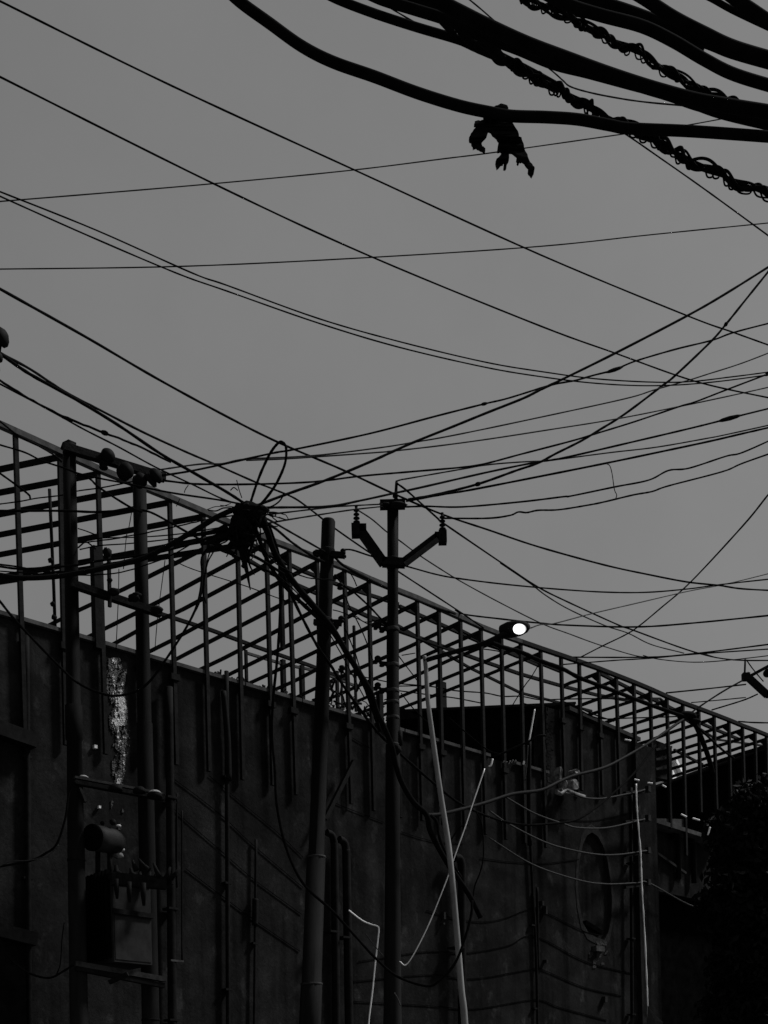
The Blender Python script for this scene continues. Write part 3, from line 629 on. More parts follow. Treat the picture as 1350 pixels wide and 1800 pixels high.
# --- pole at the right edge with V arm
p6 = thing('utility_pole', gp(1392, 1800, 31), 'distant pole mostly beyond the right edge, its steel arm reaching into view', 'utility pole')
a6 = pole(p6, (1377, 1140), (1384, 1800), [(1140, 13), (1800, 20)], 31)
mb = MB(); mb.bar(U(1310, 1186, 31), U(1349, 1222, 31), .14, .15); mb.build('arm', 'iron', p6)
mb = MB(); mb.bar(U(1347, 1221, 31), U(1380, 1222, 31), .14, .14); mb.build('arm', 'iron', p6)
mb = MB(); mb.box(U(1311, 1190, 31), Vector((.09, 0, 0)), Vector((0, .08, 0)), Vector((0, 0, .09))); mb.build('end_plate', 'iron', p6)
mb = MB(); mb.tube([U(1309, 1184, 31), U(1310, 1159, 31)], .025, 8); mb.build('pin_insulator', 'porcelain', p6)
mb = MB(); mb.lathe(U(1349, 1183, 30.9), (0, 1, 0), [(-.1, .05), (-.05, .1), (.05, .1), (.1, .05)], 14); mb.build('spool_insulator', 'porcelain', p6)
mb = MB(); mb.bar(U(1312, 1192, 31), U(1380, 1155, 31), .05, .07); mb.build('stay', 'iron', p6)
# --- insulator at the left edge
p7 = thing('line_insulator', U(-6, 610, 13), 'dark round line insulator cut off by the left edge of the view', 'insulator')
for (x, y, r) in ((-2, 594, 18), (-5, 628, 10), (-8, 648, 8)):
    spool(p7, x, y, 13, r, (1, -.3, .4))
mb = MB(); mb.bar(U(-90, 600, 13), U(0, 612, 13), .08, .1); mb.build('mounting_arm', 'iron', p7)
mb = MB(); mb.bar(U(-86, 560, 13), U(-80, 690, 13), .1, .1); mb.build('mounting_post', 'iron', p7)
# --- standard with spurs at the left, behind the frame
ps = thing('antenna_mast', W(97, 1100, -.4), 'thin knobbly metal rod standing on the wall between the first two lattice posts', 'rod')
mb = MB(); mb.tube([W(87, 860, -.4), W(90, 930, -.4), W(94, 1020, -.4), W(97, 1106, -.4)], pxr(6, 19), 8); mb.build('rod', 'steel', ps)
for (x, y) in ((90, 985), (92, 1062), (95, 1085), (92, 1010)):
    mb = MB(); blob(mb, W(x+random.uniform(-3, 3), y, -.4), .045, int(y)); mb.build('knob', 'iron', ps)

# ================================================================== WIRES
G = 'thin wires crossing the open sky'
wire('long sloping wire from the top left corner to the right edge, highest thin wire', [(-20, -8), (10, 7), (300, 150), (630, 302), (950, 448), (1208, 555), (1291, 585), (1380, 617)], 3.4, (14, 20), group=G)
wire('second long sloping wire below the top left corner wire, straight across the open sky', [(-20, 125), (0, 135), (380, 325), (650, 450), (950, 573), (1085, 622), (1190, 660), (1260, 680), (1380, 705)], 3.4, (14, 20), group=G)
wire('upper wire of the close sagging pair crossing the middle of the sky', [(-20, 329), (0, 337), (170, 405), (338, 480), (400, 502), (560, 560), (700, 600), (850, 636), (950, 653), (1060, 667), (1190, 672), (1290, 662), (1380, 650)], 2.8, (12, 17), group=G)
wire('lower wire of the close sagging pair crossing the middle of the sky', [(-20, 337), (0, 345), (150, 412), (310, 480), (400, 512), (560, 568), (700, 610), (850, 645), (950, 662), (1050, 674), (1150, 678), (1250, 672), (1380, 655)], 2.8, (12.1, 17.1), group=G)
wire('thin grey wire rising gently to the right behind the hanging rag', [(-20, 355), (0, 354), (350, 325), (610, 300), (780, 279), (875, 267), (1100, 235), (1190, 223), (1290, 205)], 2.4, (22, 26), 'wire_grey', group=G)
wire('nearly level thin wire rising to the right just under mid sky', [(-20, 473), (0, 473), (325, 468), (660, 452), (950, 433), (1150, 412), (1380, 389)], 2.4, (22, 26), 'wire_thin', group=G)
wire('wire from the left edge past the loop top and V arm pole to the right', [(-20, 497), (0, 508), (150, 592), (275, 665), (400, 733), (490, 778), (600, 825), (690, 867), (777, 904), (857, 931), (946, 961), (1062, 993), (1140, 1010), (1208, 1023), (1264, 1029), (1305, 1035), (1380, 1039)], 4, (13, 19, 24))
wire('slack loop of cable standing up from the knotted splice, hooked over a wire', [(437, 895), (448, 860), (460, 828), (475, 797), (489, 779), (497, 778), (503, 788), (501, 815), (487, 848), (470, 873), (452, 893)], 5.5, (15.5, 15.3, 15.5), name='cable_loop', cat='cable')
wire('stout wire rising from the knotted splice to meet the right edge highest', [(440, 893), (500, 870), (570, 845), (650, 812), (721, 780), (798, 749), (857, 725), (920, 700), (950, 685), (994, 664), (1083, 620), (1208, 555), (1276, 516), (1375, 454)], 5, (15.5, 20))
wire('wire with a taped joint rising to the right edge through the crossing', [(285, 836), (350, 825), (477, 797), (517, 790), (650, 762), (768, 731), (851, 710), (893, 700), (968, 677), (1010, 669), (1042, 660), (1080, 650), (1116, 635), (1187, 614), (1252, 598), (1291, 584), (1380, 561)], 3.6, (16.5, 21), lumps=[(1082, 648, 40, 7), (850, 711, 14, 6)])
wire('wire plunging steeply from the right edge then flattening to the V arm pole top', [(1375, 446), (1350, 478), (1317, 519), (1276, 570), (1249, 601), (1187, 660), (1163, 679), (1098, 728), (1050, 758), (1020, 776), (976, 798), (946, 814), (908, 827), (840, 851), (768, 869), (718, 878)], 4.6, (22, 19.4), lumps=[(840, 851, 12, 8), (1276, 570, 10, 7)])
wire('thin grey wire third from the top of the fan left of the V arm pole', [(278, 826), (350, 816), (390, 815), (433, 807), (550, 801), (667, 787), (724, 778), (798, 765), (928, 738), (1098, 701), (1151, 685), (1208, 669), (1246, 657), (1305, 638), (1380, 609)], 2.8, (16.6, 22), 'wire_thin')
wire('thin grey wire just beneath its twin in the fan above the V arm pole', [(433, 809), (510, 806), (667, 795), (688, 793), (768, 784), (857, 772), (961, 756), (1080, 737), (1187, 716), (1291, 694), (1380, 674)], 2.8, (17, 22), 'wire_thin')
wire('wire leaving the big insulators and curving up to a dark thickening at the right edge', [(290, 845), (350, 851), (450, 851), (550, 847), (633, 837), (724, 829), (816, 821), (857, 814), (917, 798), (1005, 775), (1048, 762), (1116, 741), (1193, 715), (1223, 706), (1285, 682), (1380, 646)], 3.6, (16.6, 21), lumps=[(1348, 658, 24, 7)])
wire('thin wire tied to the pin on top of the V arm pole', [(696, 846), (706, 843), (718, 841), (804, 826), (857, 817), (917, 812), (961, 810), (1000, 805), (1077, 795), (1154, 786), (1240, 771), (1276, 764), (1380, 741)], 2.8, (19.4, 22), 'wire_thin')
wire('wire from the splice over the V arm pole with a long taped joint', [(430, 893), (483, 892), (577, 890), (633, 880), (697, 866), (739, 857), (857, 830), (940, 813), (994, 804), (1128, 773), (1217, 752), (1261, 741), (1303, 730), (1380, 711)], 4, (15.5, 19.3, 21), lumps=[(1284, 735, 52, 8)])
wire('wire from the top plate of the V arm pole from which a loose strand dangles', [(714, 881), (778, 869), (828, 861), (946, 838), (1066, 814), (1157, 795), (1246, 776), (1306, 762), (1380, 745)], 4, (19.4, 21))
wire('kinked wire running right from the right side of the V arm pole top', [(712, 891), (750, 890), (813, 891), (917, 882), (991, 873), (1003, 872), (1080, 856), (1140, 844), (1175, 827), (1211, 823), (1276, 802), (1306, 795), (1380, 762)], 3.4, (19.4, 21))
wire('wavy wire leaving the right pin insulator of the V arm', [(778, 911), (857, 911), (896, 906), (911, 900), (926, 901), (946, 897), (982, 896), (1033, 888), (1063, 882), (1113, 870), (1146, 864), (1175, 854), (1270, 829), (1306, 814), (1380, 788)], 3.4, (19.3, 21))
wire('short loose strand dangling between three wires right of centre', [(1066, 815), (1072, 819), (1076, 833), (1080, 860), (1084, 870), (1082, 877)], 1.9, 20, 'wire_thin', name='loose_strand')
wire('wire slanting down right from the left pin insulator behind the V arm', [(628, 896), (654, 913), (680, 935), (702, 950), (730, 971), (763, 993), (810, 1022), (880, 1060), (952, 1096), (1000, 1114), (1052, 1133), (1111, 1151), (1135, 1155)], 2.6, (19.5, 28), 'wire_thin')
wire('sagging wire from the bracket of the bare pole passing under the V arm', [(604, 966), (620, 967), (654, 978), (724, 998), (768, 1010), (807, 1017), (887, 1027), (985, 1036), (1069, 1041), (1140, 1041), (1211, 1035), (1255, 1029), (1306, 1023), (1380, 1015)], 3, (19, 24))
wire('straight wire descending from the pole top pin past the right insulator', [(698, 850), (718, 865), (768, 910), (783, 922), (887, 993), (946, 1032), (1000, 1059), (1088, 1099), (1111, 1107), (1220, 1146), (1290, 1160), (1380, 1161)], 3.2, (19.4, 30))
wire('branch wire splitting below the straight descending wire', [(880, 990), (930, 1024), (960, 1047), (1000, 1071), (1062, 1099), (1104, 1113), (1145, 1133), (1202, 1148)], 2.6, (22.8, 30), 'wire_thin')
wire('long steep wire dropping from the lower right edge to the lattice top', [(1380, 835), (1350, 870), (1306, 924), (1214, 1023), (1160, 1070), (1125, 1099), (1101, 1115), (1060, 1135), (1021, 1155)], 3, (18, 27))
wire('faint wire rising right from the lit street lamp', [(933, 1104), (950, 1098), (974, 1096), (1039, 1079), (1116, 1061), (1211, 1039), (1279, 1026), (1380, 1001)], 2.2, (18.4, 25), 'wire_thin')
wire('wire skimming just above the lit street lamp towards the right edge', [(800, 1072), (817, 1080), (881, 1088), (946, 1095), (1000, 1099), (1117, 1102), (1220, 1095), (1380, 1079)], 3.4, (25, 24))
wire('upper of two wires meeting the lattice rail right of the lamp', [(975, 1153), (1000, 1155), (1143, 1155), (1228, 1148), (1380, 1129)], 3, (28, 26))
wire('lower of two wires meeting the lattice rail right of the lamp', [(990, 1168), (1078, 1161), (1143, 1157), (1233, 1149), (1380, 1139)], 2.6, (28, 26.1), 'wire_thin')
wire('faint low sagging wire near the right edge, above the distant arm', [(1130, 1152), (1160, 1159), (1220, 1164), (1285, 1160), (1380, 1149)], 2, 28, 'wire_thin')
wire('faint wire crossing the low sag to the pin of the distant arm', [(1233, 1148), (1280, 1159), (1380, 1161)], 2, 29, 'wire_thin')
wire('wire from the lattice rail up to the end of the distant arm', [(1171, 1218), (1240, 1211), (1311, 1203)], 3, (30, 31))
wire('steeper wire climbing from the cable joint to the distant arm', [(1215, 1253), (1230, 1242), (1270, 1216), (1311, 1193)], 3.4, (29, 31))
wire('wire climbing to the lower side of the distant arm', [(1251, 1248), (1306, 1231), (1332, 1220)], 3, (31, 31))
wire('short level wire reaching the right edge at the end of the lattice', [(1298, 1268), (1325, 1270), (1380, 1271)], 3, (32, 31))
wire('faint short wire below the distant arm', [(1215, 1235), (1260, 1231), (1311, 1226)], 2.2, (31, 31), 'wire_thin')
wire('short thin jumper hanging from the pin of the distant arm', [(1312, 1160), (1325, 1178), (1342, 1198)], 2.4, 31, name='jumper_wire')
# left side
wire('wire from the left edge insulator over the bare pole and down behind the V arm', [(-10, 612), (3, 622), (53, 649), (113, 688), (178, 722), (252, 760), (326, 794), (380, 817), (448, 847), (481, 860), (518, 876), (550, 899), (590, 930), (652, 973), (702, 1006), (800, 1070), (850, 1104)], 4, (13, 19.2, 25))
wire('thickest dark cable from the left edge insulator into the knotted splice', [(-6, 618), (6, 626), (53, 658), (133, 702), (207, 747), (281, 797), (340, 831), (400, 866), (437, 890)], 6.5, (13, 15.5), cat='cable', name='overhead_cable')
wire('frayed cable with a lashed joint second down at the left edge', [(-20, 658), (0, 669), (59, 705), (118, 735), (184, 761), (240, 783), (300, 812)], 4.6, (13, 14.8), lumps=[(184, 761, 16, 9), (120, 736, 30, 7)], cat='cable', name='overhead_cable', jit=.4)
wire('thin lower twin of the frayed cable at the left edge', [(-20, 664), (0, 675), (74, 714), (148, 755), (207, 785), (273, 821), (341, 853), (391, 877), (430, 889)], 3.4, (13.2, 15.6))
wire('wire entering at the left edge just above the lattice rail', [(-20, 727), (0, 741), (30, 764), (59, 779), (95, 800), (108, 812)], 3.6, (15, 16.4))
wire('wire crossing below the rail from the left edge to the knotted splice', [(-20, 775), (0, 782), (43, 795), (74, 810), (111, 822), (137, 832), (176, 841), (217, 849), (300, 866), (380, 878), (425, 886)], 3.6, (15.5, 15.7))
wire('short frayed cable end hanging in the leftmost lattice bay', [(-20, 818), (0, 832), (28, 852), (50, 869), (53, 876)], 4.2, 16, name='cable_end', cat='cable')
wire('thin wavering wire behind the leftmost lattice bays', [(-20, 888), (0, 886), (37, 881), (63, 876), (89, 873), (111, 870), (137, 863), (180, 857), (235, 846)], 2.6, 17)
wire('taut dark cable level across the leftmost bays then dropping under the splice', [(-20, 898), (0, 898), (111, 898), (167, 900), (230, 897), (260, 899), (293, 915), (328, 935), (383, 965), (415, 978), (467, 1002), (510, 1022)], 4.6, (16, 17.3), cat='cable', name='overhead_cable')
wire('cable slanting between the twin poles under the top arm', [(135, 834), (157, 841), (176, 858), (228, 891), (250, 900)], 4.4, 16.3, cat='cable', name='overhead_cable')
wire('sagging cable crossing the twin poles below the frame middle', [(-20, 995), (0, 996), (37, 1000), (93, 997), (139, 993), (167, 987), (250, 976), (300, 966), (360, 948), (420, 925)], 4.4, (16, 15.8), cat='cable', name='overhead_cable')
wire('stout grey cable sweeping up from the left edge to the knotted splice', [(-20, 1010), (0, 1011), (37, 1016), (93, 1014), (139, 1007), (176, 1000), (250, 982), (300, 957), (328, 941), (365, 919), (383, 908), (415, 894), (438, 888)], 9, (15.6, 15.4), 'cable_lit', cat='cable', name='overhead_cable')
wire('level cable tucked above the stout grey cable in the leftmost bays', [(-20, 990), (30, 996), (80, 1005), (140, 1003), (200, 990), (250, 978)], 3.5, 16.2, cat='cable', name='overhead_cable')
wire('slack dark cable swagged below the wall top between the twin poles', [(-20, 1032), (0, 1057), (33, 1097), (113, 1180), (140, 1202), (173, 1217), (207, 1223), (253, 1207), (293, 1157), (333, 1093), (350, 1050), (355, 1010), (355, 980), (370, 958)], 5, (15.8, 16), cat='cable', name='overhead_cable')
for lab, p, wd, yy in (('thin upper wire of the bunch between the right twin pole and the splice', [(140, 952), (176, 946), (250, 944), (320, 938), (400, 925)], 2.4, 17.5), ('thin middle wire of the bunch between the right twin pole and the splice', [(140, 966), (176, 959), (232, 955), (320, 945), (400, 932)], 2.6, 17.6), ('short curled wire between the twin poles', [(137, 963), (150, 953), (160, 958), (168, 965)], 3, 16.8), ('thin wire drooping beside the left twin pole', [(137, 929), (150, 933), (168, 940)], 2.4, 17),
    ('dangling thin strand left of the right twin pole', [(231, 902), (226, 930), (222, 945), (217, 1000)], 1.8, 17.3), ('long plumb strand between the twin poles', [(209, 1000), (208, 1050), (204, 1140)], 1.8, 17.3), ('plumb strand right of the twin poles', [(290, 985), (284, 1030), (277, 1085), (272, 1145)], 1.8, 17.3), ('short tail hanging from the wires right of the twin poles', [(331, 853), (326, 860), (324, 866)], 1.8, 16), ('second tail dangling near the stout grey cable', [(316, 877), (310, 890)], 1.6, 16),
    ('thin kinked wire slanting beneath the splice', [(305, 985), (325, 995), (352, 1005), (400, 1020), (440, 1033), (500, 1055), (540, 1062)], 2, 17), ('upright stub of wire above the splice', [(416, 844), (420, 860), (425, 875)], 2, 15.4), ('small curl of wire beside the upright stub', [(405, 862), (411, 857), (418, 862)], 2.2, 15.4)):
    wire(lab, p, wd, yy, name='loose_wire' if wd < 2.3 else 'thin_wire')
wire('twisted wire ends sticking out right of the splice', [(458, 900), (475, 900), (485, 905), (478, 908), (470, 903), (490, 910), (505, 914)], 2.2, 15.4, name='wire_ends')
wire('hooked wire end right of the splice', [(460, 903), (480, 900), (498, 904), (503, 906), (506, 914), (490, 909)], 1.9, 15.4, name='wire_ends')
wire('wire from the splice passing just below the V arm pole top plate', [(470, 920), (510, 913), (560, 905), (620, 896), (675, 890)], 3, (15.8, 19.4))
wire('lower wire reaching the left side of the V arm pole top plate', [(465, 905), (500, 901), (560, 894), (600, 890), (675, 886)], 3, (15.7, 19.4))
# knotted splice
kn = thing('cable_splice', U(436, 960, 15.5), 'large black knotted cable splice where many cables meet', 'cable splice')
mb = MB(); random.seed(2)
for (x, y, r, q) in ((432, 900, 21, (1.3, 1, .8)), (425, 925, 21, (1, 1, 1.2)), (445, 905, 20, (1.1, 1, .9)), (432, 945, 15, (.8, .9, 1.4)), (415, 930, 13, (1, 1, 1.1)), (458, 915, 13, (1, 1, 1)), (428, 968, 9, (.8, .8, 1.6)), (447, 898, 17, (1.5, 1, .5))):
    blob(mb, U(x, y, 15.5), r/F*15.5, x+y, q)
mb.build('splice_body', 'wire', kn)
random.seed(9)
for k in range(15):
    a = random.uniform(0, 6.28); r = random.uniform(12, 28); cx, cy = 434+random.uniform(-14, 14), 915+random.uniform(-10, 26)
    pts = [U(cx+math.cos(a+t)*r*random.uniform(.8, 1.1)*.8, cy+math.sin(a+t)*r*1.0, 15.5+random.uniform(-.12, .12)) for t in (0, 1, 2, 3.2, 4.2)]
    mb = MB(); mb.tube(crom(pts), .018, 7); mb.build('cable_turn', 'wire', kn)
for pts, w0, w1 in (([(425, 950), (428, 980), (434, 1005), (440, 1037)], 16, 2), ([(412, 930), (395, 945), (380, 950), (352, 957)], 14, 5), ([(415, 945), (395, 965), (375, 955), (365, 948)], 9, 4), ([(445, 950), (437, 985), (447, 1010)], 6, 2), ([(400, 925), (375, 935), (330, 942)], 12, 5), ([(432, 965), (430, 990), (426, 997)], 12, 7), ([(408, 950), (420, 965), (440, 975), (460, 985), (500, 1010)], 7, 5), ([(382, 955), (400, 968), (420, 985)], 5, 6)):
    p = crom([U(x, y, 15.5) for x, y in pts]); n = len(p)-1; mb = MB(); mb.tube(p, [pxr(w0+(w1-w0)*i/n, 15.5) for i in range(n+1)], 8); mb.build('cable_tail', 'wire', kn)
random.seed(31)
for k in range(26):       # ends, ties and thin turns hanging out of the splice
    x0, y0 = random.uniform(405, 462), random.uniform(885, 955); a = random.choice((random.uniform(2.4, 3.7), random.uniform(.8, 2.3), random.uniform(-.4, .6))); l = random.uniform(18, 60)
    pts = [(x0, y0)]
    for j in range(3):
        a += random.uniform(-.5, .5); x0 += math.cos(a)*l/3; y0 += math.sin(a)*l/3; pts.append((x0, y0))
    mb = MB(); mb.tube(crom([U(x, y, 15.45+random.uniform(-.15, .2)) for x, y in pts]), random.uniform(.004, .012), 6); mb.build('wire_end', 'wire', kn)
for k, (p, lab) in enumerate((([(425, 915), (380, 930), (330, 960), (280, 985), (200, 1008), (100, 1010), (-20, 1003)], 'thin strand under the stout grey cable, left of the splice'), ([(420, 905), (370, 912), (310, 925), (250, 938), (180, 950), (120, 956)], 'thin strand straight left from the splice behind the twin poles'), ([(430, 925), (400, 950), (372, 965), (362, 1000), (352, 1055), (338, 1085)], 'thin strand looping down beside the swagged cable'), ([(440, 930), (455, 960), (478, 1000), (520, 1040), (560, 1085), (600, 1150), (640, 1225)], 'thin strand following the heavy drop cables'), ([(450, 930), (470, 975), (500, 1000), (540, 1015), (590, 1020)], 'thin strand from the splice to the bare pole bracket'), ([(395, 940), (365, 990), (358, 1040), (362, 1060)], 'short thin strand below left of the splice'))):
    wire(lab, p, 2.6, (15.5, 16.6) if k != 3 else (15.5, 18.4), name='thin_wire', jit=.5)
# heavy drop cables
wire('heaviest black cable dropping from the splice past the V arm pole to a cut end', [(452, 905), (468, 930), (478, 960), (490, 985), (515, 1022), (545, 1058), (581, 1100), (607, 1143), (631, 1182), (652, 1218), (661, 1248), (676, 1280), (689, 1313), (696, 1345), (707, 1377), (727, 1410), (750, 1433), (757, 1463), (785, 1515), (807, 1547), (827, 1577), (845, 1613)], 10, (15.5, 18, 19), cat='cable', name='drop_cable', n=10)
wire('second heavy black cable dropping beside the heaviest one from the splice', [(440, 905), (455, 945), (470, 985), (492, 1020), (520, 1050), (550, 1078), (585, 1112), (612, 1155), (638, 1200), (655, 1245), (668, 1285)], 7, (15.4, 18.2), cat='cable', name='drop_cable')
wire('thinner cable leaving the splice and swinging low across the wall to the right cable joint', [(455, 912), (472, 945), (488, 985), (507, 1033), (527, 1077), (557, 1134), (583, 1172), (600, 1200), (650, 1270), (683, 1307), (700, 1322), (743, 1360), (800, 1407), (840, 1428), (883, 1443), (923, 1450), (967, 1448), (1010, 1442), (1043, 1423), (1083, 1390), (1120, 1353), (1152, 1310)], 5.4, (15.5, 19, 22, 26), cat='cable', name='drop_cable')
wire('cable curving from the splice down to the bracket of the bare pole', [(450, 903), (475, 915), (510, 935), (545, 955), (575, 972)], 4, (15.5, 19), cat='cable', name='drop_cable')
wire('lower cable curving from the splice to the bare pole', [(455, 910), (485, 930), (515, 955), (550, 978), (575, 990)], 5, (15.5, 19), cat='cable', name='drop_cable')
wire('cable lashed along the lattice rail right of the bare pole', [(585, 975), (605, 995), (648, 1018), (681, 1034), (702, 1043), (760, 1066), (800, 1079)], 5, (19.4, 24.5), cat='cable', name='overhead_cable')
wire('cable slanting from the bare pole bracket into the V arm pole spools', [(588, 1010), (605, 1030), (624, 1043), (650, 1067), (672, 1090), (690, 1105)], 4, (19, 19.6), cat='cable', name='overhead_cable')
wire('dusty cable tied across the V arm pole at the upper spools', [(672, 1093), (690, 1105), (705, 1111), (740, 1125), (790, 1143)], 5, (19.4, 24), cat='cable', name='overhead_cable')
wire('long slack cable falling down the wall and looping up behind the lamp pole', [(474, 925), (492, 985), (493, 1060), (488, 1150), (480, 1230), (478, 1290), (483, 1350), (487, 1417), (503, 1490), (533, 1553), (583, 1600), (617, 1637), (663, 1687), (700, 1717), (750, 1733), (773, 1723), (800, 1693), (817, 1650), (828, 1610), (830, 1583)], 5.6, (16, 17.5, 18, 18.3), cat='cable', name='slack_cable')
wire('grey cable sweeping from the right cable joint across the junk box to the lamp pole', [(1208, 1261), (1190, 1272), (1150, 1300), (1100, 1330), (1060, 1350), (1010, 1363), (985, 1373), (950, 1389), (900, 1396), (850, 1412), (780, 1430), (750, 1433)], 6.4, (27, 19), 'cable_lit', cat='cable', name='slack_cable')
wire('black cable dropping steeply from the right cable joint behind the gable', [(1205, 1260), (1218, 1268), (1230, 1290), (1245, 1330), (1253, 1360)], 9, (27, 28), cat='cable', name='drop_cable')
wire('thin cable diverging right of the steep drop from the right joint', [(1222, 1274), (1250, 1300), (1272, 1320), (1290, 1333)], 4.5, (27, 29), cat='cable', name='drop_cable')
wire('thick cable hung inside the lattice from the lamp to the right cable joint', [(862, 1129), (889, 1139), (913, 1145), (948, 1161), (987, 1175), (1020, 1192), (1083, 1216), (1143, 1239), (1195, 1257), (1212, 1262)], 7.5, (24, 27), cat='cable', name='overhead_cable')
mb = MB(); blob(mb, U(1206, 1258, 27), .13, 4, (1.8, 1, .7)); blob(mb, U(1222, 1268, 27), .1, 5, (1.3, 1, .7)); mb.build('cable_joint', 'wire', None, 'dark taped cable joint on the lattice where the right hand cables meet', 'cable joint')
wire('thin hanging cable curling beside the lamp pole above its cut end', [(838, 1428), (847, 1450), (850, 1500), (845, 1530), (834, 1560), (831, 1590)], 3, 19.2, name='loose_wire')
wire('short cable curving up left of the lamp pole', [(790, 1482), (800, 1465), (810, 1453), (822, 1450)], 3, 19, name='loose_wire')
wire('second thin cable end looping behind the heaviest cable', [(757, 1433), (768, 1445), (772, 1470), (783, 1498), (797, 1520), (812, 1545)], 6, 19, name='slack_cable', cat='cable')
wire('doubled dark cable curving from the left edge up to the middle crossarm', [(-20, 1527), (0, 1523), (53, 1513), (80, 1500), (100, 1483), (115, 1437), (121, 1395), (133, 1373)], 4.5, 16.3, cat='cable', name='slack_cable')
wire('pale lower strand beside the doubled cable at the left edge', [(-20, 1530), (0, 1522), (20, 1514), (53, 1512), (85, 1503), (103, 1485)], 2.4, 16.25, 'rope_dull', name='loose_wire')
wire('dark cable swagged at the bottom left up to the transformer platform', [(-20, 1640), (0, 1660), (20, 1688), (50, 1710), (85, 1719), (110, 1708), (130, 1695)], 4.5, 16.2, cat='cable', name='slack_cable')
wire('thin upright wire left of the transformer platform', [(113, 1622), (109, 1650), (106, 1693), (100, 1712)], 2.4, 16.2, name='loose_wire')
# dark wires against the wall
F1 = 'dark service wires strung along the wall'
for lab, p, wd in (('uppermost slanting service wire on the wall left of the bare pole', [(367, 1363), (430, 1415), (490, 1465), (533, 1507)], 2.2), ('second slanting service wire on the wall left of the bare pole', [(307, 1370), (350, 1402), (397, 1440), (447, 1487), (533, 1560)], 2.6), ('third slanting service wire on the wall, starting by the right twin pole', [(285, 1392), (300, 1410), (317, 1433), (397, 1503), (443, 1543), (530, 1607)], 2.6), ('lowest slanting service wire on the wall left of the bare pole', [(327, 1527), (397, 1580), (447, 1617), (527, 1672)], 2.8),
    ('highest sagging wire on the wall beneath the arched niche', [(750, 1600), (790, 1612), (840, 1620), (883, 1615), (940, 1595), (963, 1605), (1027, 1637), (1060, 1645)], 2.4), ('second sagging wire on the wall beneath the arched niche', [(630, 1690), (750, 1672), (817, 1675), (893, 1662), (940, 1645), (1030, 1690), (1117, 1712)], 2.6), ('third sagging wire on the wall beneath the arched niche', [(620, 1725), (750, 1713), (833, 1720), (937, 1703), (960, 1707), (1027, 1735), (1093, 1750)], 2.6), ('lowest sagging wire on the wall beneath the arched niche', [(620, 1760), (750, 1767), (833, 1773), (940, 1757), (983, 1770), (1067, 1793)], 2.6), ('short wire crossing the wall left of the arched niche', [(845, 1508), (900, 1515), (960, 1517), (1018, 1510)], 2.2), ('faint wire on the wall just above the arched niche', [(985, 1440), (1040, 1442), (1085, 1434), (1118, 1425)], 2.2), ('faint wire on the wall right of the V arm pole', [(705, 1462), (760, 1478), (815, 1482)], 2.2), ('short wire under the lattice post feet right of the bare pole', [(590, 1412), (640, 1432), (675, 1445)], 2.2), ('faint wire high on the wall between two posts', [(620, 1297), (650, 1315)], 2)):
    p3_ = crom([W(x, y, .015) for x, y in p]); mb = MB(); mb.tube(p3_, [pxr(wd*.55, q.y) for q in p3_], 6); mb.build('service_wire', 'wire', None, lab, 'wire', F1)
F2 = 'pale telephone wires sagging to the corner pier'
for lab, p, wd in (('highest pale sagging wire reaching the corner pier from the junk box', [(1010, 1396), (1027, 1402), (1050, 1404), (1070, 1402), (1120, 1392), (1133, 1388)], 3), ('second pale sagging wire reaching the corner pier', [(890, 1402), (940, 1430), (990, 1448), (1017, 1455), (1067, 1455), (1120, 1443), (1133, 1440)], 3), ('third pale sagging wire reaching the corner pier across the niche top', [(860, 1425), (897, 1450), (957, 1480), (1000, 1493), (1050, 1502), (1090, 1502), (1138, 1495)], 3), ('lowest pale sagging wire crossing the niche and carrying on beyond the corner pier', [(860, 1473), (937, 1520), (1017, 1547), (1067, 1554), (1120, 1552), (1140, 1552), (1200, 1585), (1230, 1597), (1260, 1605), (1305, 1606)], 2.8)):
    p3_ = crom([W(x, y, .35) for x, y in p]); mb = MB(); mb.tube(p3_, [pxr(wd, q.y) for q in p3_], 6); mb.build('telephone_wire', 'rope_dull', None, lab, 'wire', F2)
for i, y in enumerate((1390, 1441, 1498, 1554)):   # cleats on the pier
    mb = MB(); a = W(1098, y+5, .3); b = W(1143, y-1, .3); mb.bar(a, b, .08, .09); mb.build('cleat', 'iron', wall)
    mb = MB(); c = W(1139, y-3, .34); mb.box(c, WD*.05, WN*.05, Vector((0, 0, .07))); mb.build('cleat_end', 'tank', wall)
